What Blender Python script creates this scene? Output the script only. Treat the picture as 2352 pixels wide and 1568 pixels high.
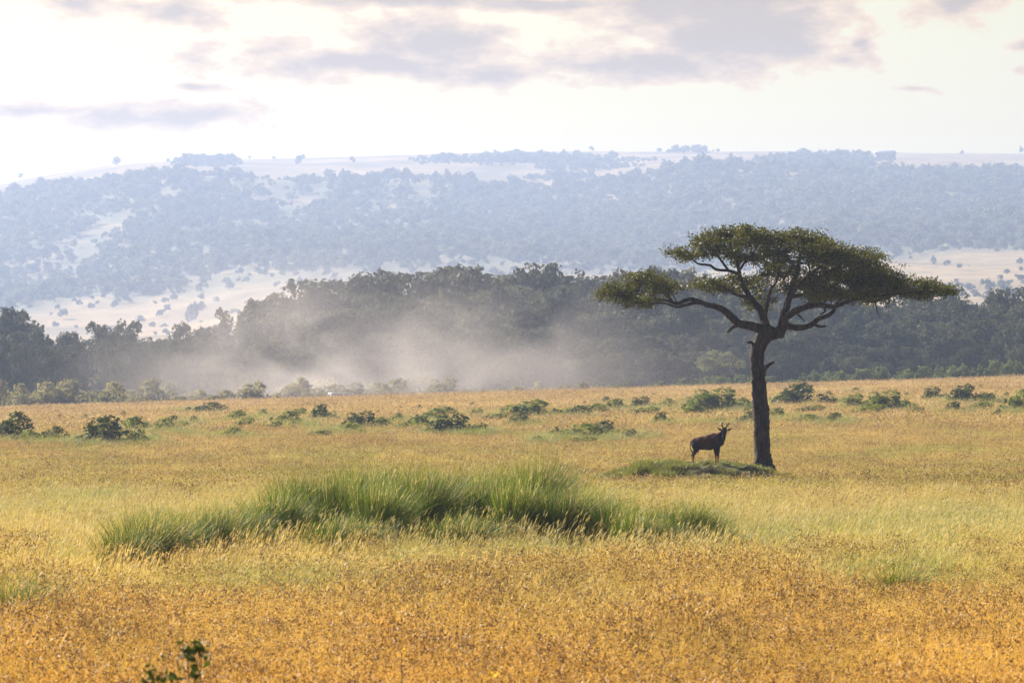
import bpy, math, random
import numpy as np
from mathutils import Vector

for o in list(bpy.data.objects):
    bpy.data.objects.remove(o)
scene = bpy.context.scene
COL = scene.collection
rng = np.random.default_rng(7)
random.seed(7)

# ------------------------------------------------------------------ camera, sun, sky, exposure
CAMZ = 2.8
FPX, CX, HY = 13067.0, 1176.0, 900.0        # a 200 mm lens on a 36 mm sensor

cam_d = bpy.data.cameras.new('camera')
cam_d.lens = 200
cam_d.sensor_width = 36
cam_d.shift_y = (HY - 784) / 2352
cam_d.clip_start = 0.5
cam_d.clip_end = 20000
cam_d.dof.use_dof = True
cam_d.dof.focus_distance = 150
cam_d.dof.aperture_fstop = 8.0
cam = bpy.data.objects.new('camera', cam_d)
COL.objects.link(cam)
cam.location = (0, 0, CAMZ)
cam.rotation_euler = (math.radians(90), 0, 0)
scene.camera = cam

SUN_AZ, SUN_EL = math.radians(-42), math.radians(27)     # clockwise from +Y
SKY_STRENGTH = 0.05
sun_d = bpy.data.lights.new('sun', 'SUN')
sun_d.energy = 5.0
sun_d.angle = math.radians(0.5)
sun_d.color = (1.0, 0.92, 0.80)
sun = bpy.data.objects.new('sun', sun_d)
COL.objects.link(sun)
to_sun = Vector((math.sin(SUN_AZ) * math.cos(SUN_EL), math.cos(SUN_AZ) * math.cos(SUN_EL), math.sin(SUN_EL)))
sun.rotation_euler = to_sun.to_track_quat('Z', 'Y').to_euler()
sun.location = (-60, 60, 60)

scene.view_settings.view_transform = 'Standard'
scene.view_settings.look = 'None'
scene.view_settings.gamma = 1
scene.view_settings.use_curve_mapping = False
scene.view_settings.exposure = 1.45
scene.render.engine = 'CYCLES'
cy = scene.cycles
cy.use_denoising = True
cy.max_bounces = 6
cy.diffuse_bounces = 3
cy.transmission_bounces = 3
cy.volume_bounces = 1
cy.transparent_max_bounces = 8
cy.volume_max_steps = 96
cy.volume_step_rate = 1.5
cy.sample_clamp_indirect = 6
cy.sample_clamp_direct = 8


class NT:
    """small node-tree helper"""
    def __init__(s, tree):
        s.t = tree
        tree.nodes.clear()

    def n(s, kind, ins=None, **props):
        nd = s.t.nodes.new(kind)
        for k, v in props.items():
            setattr(nd, k, v)
        for k, v in (ins or {}).items():
            sock = nd.inputs[k]
            if isinstance(v, bpy.types.NodeSocket):
                s.t.links.new(v, sock)
            else:
                sock.default_value = v
        return nd

    def math(s, op, a, b=None, c=None, clamp=False):
        nd = s.t.nodes.new('ShaderNodeMath')
        nd.operation = op
        nd.use_clamp = clamp
        for i, v in enumerate((a, b, c)):
            if v is None:
                continue
            if isinstance(v, bpy.types.NodeSocket):
                s.t.links.new(v, nd.inputs[i])
            else:
                nd.inputs[i].default_value = v
        return nd.outputs[0]

    def vmath(s, op, a, b=None):
        nd = s.t.nodes.new('ShaderNodeVectorMath')
        nd.operation = op
        for i, v in enumerate((a, b)):
            if v is None:
                continue
            if isinstance(v, bpy.types.NodeSocket):
                s.t.links.new(v, nd.inputs[i])
            else:
                nd.inputs[i].default_value = v
        return nd.outputs['Value'] if op in ('LENGTH', 'DISTANCE', 'DOT_PRODUCT') else nd.outputs['Vector']

    def mix(s, f, a, b, mode='MIX'):
        nd = s.t.nodes.new('ShaderNodeMix')
        nd.data_type = 'RGBA'
        nd.blend_type = mode
        for i, v in ((0, f), (6, a), (7, b)):
            if isinstance(v, bpy.types.NodeSocket):
                s.t.links.new(v, nd.inputs[i])
            else:
                nd.inputs[i].default_value = v if i == 0 else (tuple(v) + (1,))[:4]
        return nd.outputs[2]

    def smooth(s, v, lo, hi, a=0.0, b=1.0):
        nd = s.t.nodes.new('ShaderNodeMapRange')
        nd.interpolation_type = 'SMOOTHSTEP'
        s.t.links.new(v, nd.inputs[0])
        for i, q in ((1, lo), (2, hi), (3, a), (4, b)):
            nd.inputs[i].default_value = q
        return nd.outputs[0]

    def ramp(s, f, stops, interp='LINEAR'):
        nd = s.t.nodes.new('ShaderNodeValToRGB')
        s.t.links.new(f, nd.inputs[0])
        cr = nd.color_ramp
        cr.interpolation = interp
        while len(cr.elements) > 1:
            cr.elements.remove(cr.elements[0])
        cr.elements[0].position = stops[0][0]
        cr.elements[0].color = tuple(stops[0][1]) + (1,)
        for p, c in stops[1:]:
            e = cr.elements.new(p)
            e.color = tuple(c) + (1,)
        return nd.outputs[0]

    def noise(s, vec, scale, detail=3, rough=0.55, dist=0.0):
        nd = s.n('ShaderNodeTexNoise', {'Scale': scale, 'Detail': detail, 'Roughness': rough, 'Distortion': dist})
        if vec is not None:
            s.t.links.new(vec, nd.inputs['Vector'])
        return nd.outputs['Fac']


world = bpy.data.worlds.new('World')
scene.world = world
world.use_nodes = True
w = NT(world.node_tree)
sky = w.n('ShaderNodeTexSky', sky_type='NISHITA', sun_disc=False, sun_elevation=SUN_EL,
          sun_rotation=SUN_AZ % (2 * math.pi), altitude=1500, air_density=1.0, dust_density=2.2, ozone_density=1.0)
tc = w.n('ShaderNodeTexCoord').outputs['Generated']
sp = w.n('ShaderNodeSeparateXYZ', {0: tc})
u = w.math('DIVIDE', sp.outputs[0], sp.outputs[1])
v = w.math('DIVIDE', sp.outputs[2], sp.outputs[1])
uv = w.n('ShaderNodeCombineXYZ', {0: u, 1: v}).outputs[0]
warp = w.n('ShaderNodeTexNoise', {'Vector': w.vmath('MULTIPLY', tc, (55, 55, 140)), 'Scale': 1.0, 'Detail': 4.0}).outputs['Color']
warp = w.vmath('MULTIPLY', w.vmath('SUBTRACT', warp, (0.5, 0.5, 0.5)), (0.010, 0.004, 0))
uvw = w.vmath('ADD', uv, warp)
# banks of cloud low over the hills: azimuth px, elevation px, half sizes, thickness
CLOUDS = [(1720, 80, 290, 125, 1.5), (1600, 15, 380, 72, 1.4), (1840, 95, 130, 95, 1.3), (1480, 150, 270, 58, 1.25),
          (980, 105, 210, 95, 1.2), (840, 155, 370, 48, 1.1), (1130, 172, 280, 40, 1.05), (455, 137, 110, 40, 0.9),
          (620, 120, 130, 40, 0.75), (440, 28, 130, 46, 1.0), (300, 22, 110, 20, 0.7), (950, 2, 460, 24, 0.95), (1250, 8, 330, 26, 0.95),
          (60, 245, 190, 26, 0.95), (380, 265, 330, 36, 0.9), (465, 203, 120, 11, 0.7), (150, 12, 60, 34, 0.85),
          (2190, 20, 120, 62, 1.0), (2000, 100, 44, 70, 0.95), (1950, 135, 90, 32, 0.9), (2345, 112, 50, 22, 0.9),
          (2322, 160, 34, 14, 0.9), (2105, 212, 70, 10, 0.5)]
field = None
for cx, cyy, rx, ry, th in CLOUDS:
    c = ((cx - CX) / FPX, (HY - cyy) / FPX, 0)
    d = w.vmath('MULTIPLY', w.vmath('SUBTRACT', uvw, c), (FPX / rx, FPX / ry, 0))
    q = w.math('MULTIPLY', w.math('SUBTRACT', 1.0, w.vmath('LENGTH', d)), th)
    field = q if field is None else w.math('SMOOTH_MAX', field, q, 0.25)
gen = w.noise(w.vmath('MULTIPLY', tc, (6, 6, 16)), 1.0, 5)
gen = w.math('MULTIPLY', w.math('SUBTRACT', gen, 0.58), 4.0)
outside = w.math('MAXIMUM', w.smooth(w.math('ABSOLUTE', u), 0.095, 0.13), w.smooth(v, 0.075, 0.10))
behind = w.math('LESS_THAN', sp.outputs[1], 0.0)
outside = w.math('MAXIMUM', outside, behind)
genm = w.math('SUBTRACT', gen, w.math('MULTIPLY', w.math('SUBTRACT', 1.0, outside), 3.0))
field = w.math('MAXIMUM', field, genm)
fine = w.noise(w.vmath('MULTIPLY', tc, (130, 130, 300)), 1.0, 7, 0.6)
field = w.math('ADD', field, w.math('MULTIPLY', w.math('SUBTRACT', fine, 0.5), 2.2))
mask = w.smooth(field, 0.02, 0.30)
core = w.smooth(field, 0.1, 1.0)
cloud_c = w.mix(core, (0.42, 0.26, 0.08), (0.165, 0.090, 0.004))
cloud_c = w.vmath('SCALE', cloud_c)
cloud_c.node.inputs['Scale'].default_value = 1.0 / SKY_STRENGTH
above = w.smooth(sp.outputs[2], 0.0, 0.03)
glow = w.mix(w.smooth(sp.outputs[2], 0.08, 0.45), (1.20, 0.90, 0.39), (1.0, 1.0, 1.0))     # low morning air is warmer
skyt = w.mix(1.0, sky.outputs[0], glow, 'MULTIPLY')
skyc = w.mix(w.math('MULTIPLY', w.math('MULTIPLY', mask, above), 0.95), skyt, cloud_c)
bg = w.n('ShaderNodeBackground', {'Color': skyc, 'Strength': SKY_STRENGTH})
w.n('ShaderNodeOutputWorld', {'Surface': bg.outputs[0]})

HAZE_DENSITY = 1.65e-4


# ------------------------------------------------------------------ helpers
def tag(o, label=None, cat=None, group=None, kind=None):
    if label:
        o['label'] = label
    if cat:
        o['category'] = cat
    if group:
        o['group'] = group
    if kind:
        o['kind'] = kind
    return o


def link(name, me, parent=None, loc=(0, 0, 0)):
    o = bpy.data.objects.new(name, me)
    COL.objects.link(o)
    o.location = loc
    if parent:
        o.parent = parent
    return o


def empty(name, loc=(0, 0, 0), rz=0.0):
    o = bpy.data.objects.new(name, None)
    COL.objects.link(o)
    o.location = loc
    o.rotation_euler = (0, 0, rz)
    o.empty_display_size = 0.2
    return o


def copy_tree(o, parent=None):
    c = o.copy()
    COL.objects.link(c)
    c.parent = parent
    for ch in [q for q in KIDS.get(o.name, [])]:
        d = copy_tree(ch, c)
        KIDS.setdefault(c.name, []).append(d)
    return c


KIDS = {}


def adopt(parent, child):
    child.parent = parent
    KIDS.setdefault(parent.name, []).append(child)
    return child


def np_mesh(name, V, quads=None, tris=None, mats=(), qmat=None, tmat=None, tint=None, smooth=False, col=None):
    V = np.asarray(V, dtype=np.float32).reshape(-1, 3)
    quads = np.zeros((0, 4), int) if quads is None else np.asarray(quads, int).reshape(-1, 4)
    tris = np.zeros((0, 3), int) if tris is None else np.asarray(tris, int).reshape(-1, 3)
    me = bpy.data.meshes.new(name)
    me.vertices.add(len(V))
    me.vertices.foreach_set('co', V.ravel())
    nl = len(quads) * 4 + len(tris) * 3
    me.loops.add(nl)
    me.loops.foreach_set('vertex_index', np.concatenate([quads.ravel(), tris.ravel()]).astype(np.int32))
    npoly = len(quads) + len(tris)
    me.polygons.add(npoly)
    ls = np.concatenate([np.arange(len(quads)) * 4, len(quads) * 4 + np.arange(len(tris)) * 3]).astype(np.int32)
    me.polygons.foreach_set('loop_start', ls)
    for m in mats:
        me.materials.append(m)
    if qmat is not None or tmat is not None:
        qm = np.zeros(len(quads), np.int32) if qmat is None else np.asarray(qmat, np.int32)
        tm = np.zeros(len(tris), np.int32) if tmat is None else np.asarray(tmat, np.int32)
        me.polygons.foreach_set('material_index', np.concatenate([qm, tm]))
    if smooth:
        me.polygons.foreach_set('use_smooth', np.ones(npoly, bool))
    me.update(calc_edges=True)
    if tint is not None:
        a = me.attributes.new('tint', 'FLOAT', 'POINT')
        a.data.foreach_set('value', np.asarray(tint, np.float32))
    if col is not None:
        a = me.attributes.new('coat', 'FLOAT_COLOR', 'POINT')
        a.data.foreach_set('color', np.concatenate([col, np.ones((len(col), 1))], 1).astype(np.float32).ravel())
    me.validate()
    return me


def unit(a):
    return a / (np.linalg.norm(a, axis=-1, keepdims=True) + 1e-9)


def catmull(P, R, k=4):
    P = np.asarray(P, float)
    R = np.asarray(R, float)
    Q = np.vstack([2 * P[0] - P[1], P, 2 * P[-1] - P[-2]])
    out, rad = [], []
    for i in range(1, len(Q) - 2):
        for j in range(k):
            t = j / k
            a, b, c, d = Q[i - 1], Q[i], Q[i + 1], Q[i + 2]
            out.append(0.5 * ((2 * b) + (-a + c) * t + (2 * a - 5 * b + 4 * c - d) * t * t + (-a + 3 * b - 3 * c + d) * t ** 3))
            rad.append(R[i - 1] * (1 - t) + R[i] * t)
    out.append(P[-1])
    rad.append(R[-1])
    return np.array(out), np.array(rad)


def tube(P, R, sides=8, rough=0.0, seed=0, cap=True):
    """V, quads, tris of a tapered tube along P"""
    P = np.asarray(P, float)
    R = np.asarray(R, float)
    r = np.random.default_rng(seed)
    n = len(P)
    T = np.gradient(P, axis=0)
    T = unit(T)
    ref = np.array([0.31, 0.9, 0.17])
    U = unit(np.cross(T, ref))
    W = np.cross(T, U)
    a = np.linspace(0, 2 * np.pi, sides, endpoint=False)
    rr = R[:, None] * (1 + rough * r.normal(size=(n, sides)))
    V = P[:, None] + rr[..., None] * (np.cos(a)[None, :, None] * U[:, None] + np.sin(a)[None, :, None] * W[:, None])
    V = V.reshape(-1, 3)
    i, j = np.meshgrid(np.arange(n - 1), np.arange(sides), indexing='ij')
    q = np.stack([i * sides + j, i * sides + (j + 1) % sides, (i + 1) * sides + (j + 1) % sides, (i + 1) * sides + j], -1).reshape(-1, 4)
    t = []
    if cap:
        V = np.vstack([V, P[:1], P[-1:]])
        for k in range(sides):
            t.append((n * sides, (k + 1) % sides, k))
            t.append((n * sides + 1, (n - 1) * sides + k, (n - 1) * sides + (k + 1) % sides))
    return V, q, np.array(t, int).reshape(-1, 3)


def merge(parts):
    Vs, Qs, Ts, n = [], [], [], 0
    for V, q, t in parts:
        Vs.append(V)
        Qs.append(np.asarray(q, int).reshape(-1, 4) + n)
        Ts.append(np.asarray(t, int).reshape(-1, 3) + n)
        n += len(V)
    return np.vstack(Vs), np.vstack(Qs), np.vstack(Ts)


def box(c, s, rz=0.0, taper=(1, 1)):
    x, y, z = np.array(s) / 2
    V = np.array([(-x, -y, -z), (x, -y, -z), (x, y, -z), (-x, y, -z), (-x * taper[0], -y * taper[1], z), (x * taper[0], -y * taper[1], z),
                  (x * taper[0], y * taper[1], z), (-x * taper[0], y * taper[1], z)], float)
    cs, sn = math.cos(rz), math.sin(rz)
    V[:, :2] = V[:, :2] @ np.array([[cs, sn], [-sn, cs]])
    q = np.array([(0, 3, 2, 1), (4, 5, 6, 7), (0, 1, 5, 4), (1, 2, 6, 5), (2, 3, 7, 6), (3, 0, 4, 7)])
    return V + np.array(c), q, np.zeros((0, 3), int)


def leaf_quads(C, N, size, r, aspect=0.6):
    """rhombic leaves at C facing N"""
    n = len(C)
    A = unit(np.cross(N, unit(r.normal(size=(n, 3)))))
    B = np.cross(N, A)
    s = (np.asarray(size) * np.ones(n))[:, None]
    V = np.stack([C - A * s, C + B * s * aspect, C + A * s, C - B * s * aspect], 1)
    # a slight fold along the middle
    V[:, 1] += N * s * 0.18
    V[:, 3] += N * s * 0.18
    return V.reshape(-1, 3)


def leafy(lobes, n, size, seed, sub=14, subr=0.42, droop=0.0, flat=0.35):
    """leaf clumps spread over lumps on ellipsoid lobes -> V, quads, tint"""
    r = np.random.default_rng(seed)
    L = np.array(lobes, float)
    wts = (L[:, 3] * L[:, 4] + L[:, 3] * L[:, 5] + L[:, 4] * L[:, 5])
    wts = wts / wts.sum()
    Cs, Ns, Ts = [], [], []
    for l, wt in zip(L, wts):
        m = max(8, int(n * wt))
        d = unit(r.normal(size=(sub, 3)))
        d[:, 2] = np.where(d[:, 2] < -0.45, -d[:, 2], d[:, 2])
        sc = l[:3] + d * l[3:6] * r.uniform(0.62, 0.9, (sub, 1))
        sr = l[3:6] * r.uniform(0.6, 1.25, (sub, 1)) * subr
        st = r.uniform(0, 1, sub)
        k = r.integers(0, sub, m)
        e = unit(r.normal(size=(m, 3)))
        e[:, 2] = np.where((e[:, 2] < -0.3) & (r.random(m) < 0.7), -e[:, 2], e[:, 2])
        rad = 1 - np.abs(r.normal(size=(m, 1))) * 0.22
        Cs.append(sc[k] + e * sr[k] * rad)
        Ns.append(unit(e + r.normal(size=(m, 3)) * 0.75 + np.array([0, 0, flat])))
        Ts.append(np.clip(0.55 * st[k] + 0.45 * r.random(m), 0, 1))
    C, N, T = np.vstack(Cs), np.vstack(Ns), np.concatenate(Ts)
    sz = size * r.uniform(0.6, 1.35, len(C))
    V = leaf_quads(C, N, sz, r)
    return V, np.arange(len(V)).reshape(-1, 4), np.repeat(T, 4)


# value noise for terrain and scatter
_ng = np.random.default_rng(3).random((64, 64))


def vnoise(x, y):
    x = np.asarray(x, float)
    y = np.asarray(y, float)
    xi, yi = np.floor(x).astype(int), np.floor(y).astype(int)
    fx, fy = x - xi, y - yi
    fx, fy = fx * fx * (3 - 2 * fx), fy * fy * (3 - 2 * fy)
    g = lambda a, b: _ng[a % 64, b % 64]
    return (g(xi, yi) * (1 - fx) + g(xi + 1, yi) * fx) * (1 - fy) + (g(xi, yi + 1) * (1 - fx) + g(xi + 1, yi + 1) * fx) * fy


def fbm(x, y, o=4):
    s, a, t = 0, 1, 0
    for i in range(o):
        s = s + a * vnoise(x * 2 ** i + 17 * i, y * 2 ** i + 5 * i)
        t += a
        a *= 0.5
    return s / t


# ------------------------------------------------------------------ terrain
def sstep(t):
    t = np.clip(t, 0, 1)
    return t * t * (3 - 2 * t)


def bank_mask(x, y):
    """the low swell the green tussocks grow on, higher in the middle"""
    yc = 125 + 1.3 * np.clip(x + 1, -10, 6)
    return np.exp(-((y - yc) / 11.0) ** 2) * sstep((x + 9.5) / 6) * sstep((6.5 - x) / 5)


def plain_z(x, y):
    x = np.asarray(x, float)
    y = np.asarray(y, float)
    t = np.clip((y - 240) / 460, 0, 1)
    s = 0.5 * sstep(t) + 0.5 * t
    z = -0.5 * (1 - s) + s * (2.55 + 0.0305 * np.clip(x, -110, 110))
    z = z + 0.16 * (fbm(x / 14, y / 26, 3) - 0.5) * sstep((y - 30) / 60)
    z = z - 1.1 * sstep((y - 700) / 14)
    return z + 0.62 * bank_mask(x, y)


HX = [-500, 0, 100, 200, 300, 400, 560, 700, 900, 1000, 1100, 1220, 1400, 1480, 1600, 1750, 1900, 2100, 2352, 2900]
H_FOOT = [740, 725, 722, 715, 705, 690, 660, 642, 640, 640, 640, 640, 640, 640, 635, 615, 576, 584, 572, 580]
H_BROW = [450, 435, 425, 415, 395, 386, 400, 415, 405, 410, 425, 435, 430, 410, 390, 390, 384, 388, 392, 400]
H_CREST = [460, 425, 405, 390, 378, 371, 367, 362, 357, 355, 352, 351, 349, 348, 348, 348, 348, 350, 351, 355]
H_LOW = [810, 805, 800, 800, 795, 790, 780, 770, 760, 760, 755, 750, 745, 740, 735, 720, 700, 695, 690, 690]
HS = 1.4                                     # the range stands 3.6 to 7 km away
HD = [940, 1150, 1800 * HS, 2600 * HS, 3200 * HS, 3800 * HS, 4400 * HS, 5000 * HS, 6400 * HS]


def hill_py(px, D):
    px = np.asarray(px, float)
    D = np.asarray(D, float)
    foot, brow, crest, low = (np.interp(px, HX, a) for a in (H_FOOT, H_BROW, H_CREST, H_LOW))
    z0 = 890 + 0 * px
    rows = np.stack([z0 + 14, z0, low, foot, foot * 0.5 + brow * 0.5 + 16, brow + 16, brow * 0.42 + crest * 0.58, crest, crest + 70], 0)
    out = np.zeros(np.broadcast(px, D).shape)
    for i in range(len(HD) - 1):
        m = (D >= HD[i]) & (D <= HD[i + 1])
        t = (D - HD[i]) / (HD[i + 1] - HD[i])
        out = np.where(m, rows[i] * (1 - t) + rows[i + 1] * t, out)
    return out


def hill_z(px, D):
    z = CAMZ + (HY - hill_py(px, D)) * D / FPX
    x = (px - CX) * D / FPX
    return z + (fbm(x / 190 + 3, D / 330, 4) - 0.5) * 24 * sstep((D - 2100) / 1200) * (1 - 0.8 * sstep((D - 5800) / 700))


def hill_point(px, D):
    return np.array([(px - CX) * D / FPX, D, float(hill_z(px, D))])


def P(px, py, D):
    return np.array([(px - CX) * D / FPX, D, CAMZ + (HY - py) * D / FPX])


def ground_hit(px, py, cover=0.0):
    """where the line of sight through (px, py) meets the meadow (or the grass tips, cover metres up)"""
    D = np.arange(45, 712, 0.5)
    x = (px - CX) * D / FPX
    ray = CAMZ + (HY - py) * D / FPX
    g = plain_z(x, D)
    hit = np.nonzero(ray <= g + cover)[0]
    i = hit[0] if len(hit) else len(D) - 1
    return x[i], D[i], float(g[i])


def grid_mesh(name, X, Y, Z, mat, smooth=True):
    n, m = X.shape
    V = np.stack([X, Y, Z], -1).reshape(-1, 3)
    i, j = np.meshgrid(np.arange(n - 1), np.arange(m - 1), indexing='ij')
    q = np.stack([i * m + j, (i + 1) * m + j, (i + 1) * m + j + 1, i * m + j + 1], -1).reshape(-1, 4)
    return np_mesh(name, V, quads=q[:, ::-1], mats=[mat], smooth=smooth)


# ------------------------------------------------------------------ materials
def new_mat(name):
    m = bpy.data.materials.new(name)
    m.use_nodes = True
    return m, NT(m.node_tree)


def leaf_mat(name, dark, light, transl=0.35, rough=0.6, spec=0.06, tr_gain=1.3, obj_var=0.25):
    m, n = new_mat(name)
    at = n.n('ShaderNodeAttribute', attribute_name='tint').outputs['Fac']
    oi = n.n('ShaderNodeObjectInfo').outputs['Random']
    f = n.math('ADD', n.math('MULTIPLY', at, 1 - obj_var), n.math('MULTIPLY', oi, obj_var))
    c = n.mix(f, dark, light)
    p = n.n('ShaderNodeBsdfPrincipled', {'Base Color': c, 'Roughness': rough, 'Specular IOR Level': spec})
    tcx = n.mix(1.0, c, (tr_gain * 1.05, tr_gain, tr_gain * 0.55), 'MULTIPLY')
    t = n.n('ShaderNodeBsdfTranslucent', {'Color': tcx})
    s = n.n('ShaderNodeMixShader', {0: transl, 1: p.outputs[0], 2: t.outputs[0]})
    n.n('ShaderNodeOutputMaterial', {'Surface': s.outputs[0]})
    return m


def bark_mat(name, a, b, scale=9, bump=0.5):
    m, n = new_mat(name)
    co = n.n('ShaderNodeTexCoord').outputs['Object']
    st = n.vmath('MULTIPLY', co, (1, 1, 0.28))
    f = n.noise(st, scale, 6, 0.65, 0.4)
    f2 = n.noise(co, scale * 0.2, 3)
    c = n.mix(n.smooth(f, 0.35, 0.7), a, b)
    c = n.mix(n.math('MULTIPLY', f2, 0.4), c, tuple(q * 0.6 for q in a))
    bp = n.n('ShaderNodeBump', {'Strength': bump, 'Distance': 0.05, 'Height': f})
    p = n.n('ShaderNodeBsdfPrincipled', {'Base Color': c, 'Roughness': 0.9, 'Specular IOR Level': 0.15, 'Normal': bp.outputs[0]})
    n.n('ShaderNodeOutputMaterial', {'Surface': p.outputs[0]})
    return m


def plain_mat(name, c, rough=0.6, metal=0.0, var=0.15, scale=6.0, bump=0.0):
    m, n = new_mat(name)
    co = n.n('ShaderNodeTexCoord').outputs['Object']
    f = n.noise(co, scale, 5)
    cc = n.mix(f, tuple(q * (1 - var) for q in c), tuple(min(1, q * (1 + var)) for q in c))
    ins = {'Base Color': cc, 'Roughness': rough, 'Metallic': metal}
    if bump:
        ins['Normal'] = n.n('ShaderNodeBump', {'Strength': bump, 'Distance': 0.02, 'Height': f}).outputs[0]
    p = n.n('ShaderNodeBsdfPrincipled', ins)
    n.n('ShaderNodeOutputMaterial', {'Surface': p.outputs[0]})
    return m


def meadow_colour(n, gain=1.0):
    """the dry-grass colour of the plain, by where it grows"""
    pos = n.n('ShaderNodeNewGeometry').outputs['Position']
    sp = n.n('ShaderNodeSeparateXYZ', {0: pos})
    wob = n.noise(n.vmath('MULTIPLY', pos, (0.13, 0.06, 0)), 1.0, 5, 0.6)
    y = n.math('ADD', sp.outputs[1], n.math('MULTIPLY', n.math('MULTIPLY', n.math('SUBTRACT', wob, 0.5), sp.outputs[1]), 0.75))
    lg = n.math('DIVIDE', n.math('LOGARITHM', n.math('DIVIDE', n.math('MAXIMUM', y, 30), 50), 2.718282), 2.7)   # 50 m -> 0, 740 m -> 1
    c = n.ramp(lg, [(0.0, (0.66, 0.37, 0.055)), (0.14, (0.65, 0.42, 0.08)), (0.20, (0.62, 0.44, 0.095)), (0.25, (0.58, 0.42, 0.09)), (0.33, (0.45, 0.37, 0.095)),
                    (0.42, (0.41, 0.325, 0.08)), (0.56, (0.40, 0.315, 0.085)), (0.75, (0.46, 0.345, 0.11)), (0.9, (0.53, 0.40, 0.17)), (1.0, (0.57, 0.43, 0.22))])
    gp = n.noise(n.vmath('MULTIPLY', pos, (0.16, 0.045, 0)), 1.0, 5, 0.6)
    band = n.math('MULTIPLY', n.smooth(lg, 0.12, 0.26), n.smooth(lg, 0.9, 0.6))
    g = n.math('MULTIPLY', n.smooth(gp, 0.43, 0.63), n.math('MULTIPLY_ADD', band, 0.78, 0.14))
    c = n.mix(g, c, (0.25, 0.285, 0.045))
    dk = n.noise(n.vmath('MULTIPLY', pos, (0.075, 0.022, 0)), 1.0, 5, 0.62)
    c = n.mix(n.math('MULTIPLY', n.smooth(dk, 0.46, 0.68), n.math('MULTIPLY_ADD', n.smooth(lg, 0.05, 0.3), 0.5, 0.25)), c, (0.27, 0.19, 0.045))
    rp = n.noise(n.vmath('MULTIPLY', pos, (0.5, 0.16, 0)), 1.0, 4, 0.6)
    c = n.mix(n.math('MULTIPLY', n.smooth(rp, 0.52, 0.75), 0.35), c, (0.50, 0.26, 0.07))
    return c, pos


def grass_mat(name, mode):
    m, n = new_mat(name)
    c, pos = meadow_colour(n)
    oi = n.n('ShaderNodeObjectInfo').outputs['Random']
    at = n.n('ShaderNodeAttribute', attribute_name='tint').outputs['Fac']
    if mode == 'head':
        c = n.mix(0.45, c, (0.40, 0.23, 0.075))
        hn = n.noise(n.vmath('MULTIPLY', pos, (0.9, 0.35, 0)), 1.0, 4, 0.6)
        c = n.mix(n.smooth(n.math('ADD', at, n.math('MULTIPLY', n.math('SUBTRACT', hn, 0.5), 1.6)), 0.22, 0.62, 0.0, 0.94), c, (0.10, 0.048, 0.028))
    elif mode == 'plume':
        c = n.mix(0.35, c, (0.66, 0.52, 0.27))
    elif mode == 'green':
        c = n.mix(0.62, c, (0.15, 0.22, 0.03))
        c = n.mix(n.math('MULTIPLY', at, 0.5), c, (0.36, 0.36, 0.10))
    else:
        c = n.mix(n.math('MULTIPLY', at, 0.45), c, (0.74, 0.54, 0.14))
    c = n.mix(1.0, c, n.ramp(oi, [(0, (0.74, 0.74, 0.74)), (1, (1.16, 1.14, 1.1))]), 'MULTIPLY')
    p = n.n('ShaderNodeBsdfPrincipled', {'Base Color': c, 'Roughness': 0.55, 'Specular IOR Level': 0.25})
    t = n.n('ShaderNodeBsdfTranslucent', {'Color': c})
    s = n.n('ShaderNodeMixShader', {0: 0.45, 1: p.outputs[0], 2: t.outputs[0]})
    n.n('ShaderNodeOutputMaterial', {'Surface': s.outputs[0]})
    return m


M = {}
M['bark'] = bark_mat('bark', (0.016, 0.010, 0.008), (0.075, 0.046, 0.032))
M['far_bark'] = bark_mat('woodland_bark', (0.06, 0.045, 0.035), (0.14, 0.11, 0.085), 4)
M['acacia_leaf'] = leaf_mat('acacia_leaf', (0.022, 0.030, 0.006), (0.105, 0.102, 0.012), 0.28, 0.5, 0.12, 1.8)
M['forest_leaf'] = leaf_mat('forest_leaf', (0.030, 0.038, 0.030), (0.082, 0.092, 0.065), 0.28, 0.65, obj_var=0.4)
M['forest_leaf_b'] = leaf_mat('grey_forest_leaf', (0.040, 0.047, 0.036), (0.125, 0.128, 0.09), 0.28, 0.65, obj_var=0.4)
M['pale_leaf'] = leaf_mat('pale_leaf', (0.11, 0.13, 0.075), (0.23, 0.24, 0.14), 0.33, 0.6)
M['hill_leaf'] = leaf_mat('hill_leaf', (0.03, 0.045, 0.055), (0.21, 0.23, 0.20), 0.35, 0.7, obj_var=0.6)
M['bush_leaf'] = leaf_mat('bush_leaf', (0.05, 0.078, 0.014), (0.25, 0.29, 0.055), 0.38, 0.55)
M['bush_dark'] = leaf_mat('dark_bush_leaf', (0.020, 0.034, 0.009), (0.14, 0.17, 0.036), 0.30, 0.55)
M['bush_yellow'] = leaf_mat('yellow_bush_leaf', (0.13, 0.17, 0.02), (0.30, 0.32, 0.05), 0.35, 0.55)
M['edge_leaf'] = leaf_mat('edge_bush_leaf', (0.15, 0.14, 0.08), (0.37, 0.335, 0.195), 0.32, 0.7)
M['edge_green'] = leaf_mat('edge_green_leaf', (0.07, 0.095, 0.04), (0.20, 0.23, 0.10), 0.32, 0.7)
M['weed_leaf'] = leaf_mat('weed_leaf', (0.02, 0.045, 0.008), (0.07, 0.10, 0.015), 0.25, 0.6, 0.1)
M['grass'] = grass_mat('dry_grass', 'blade')
M['head'] = grass_mat('grass_seed_head', 'head')
M['plume'] = grass_mat('grass_plume', 'plume')
M['green_grass'] = grass_mat('green_grass', 'green')
M['tussock'] = leaf_mat('tussock_blade', (0.018, 0.042, 0.004), (0.235, 0.32, 0.045), 0.24, 0.6, 0.12, 1.4, obj_var=0.3)

M['turf'] = leaf_mat('turf_blade', (0.09, 0.11, 0.02), (0.27, 0.27, 0.06), 0.35, 0.5, 0.2, 1.2)

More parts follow.
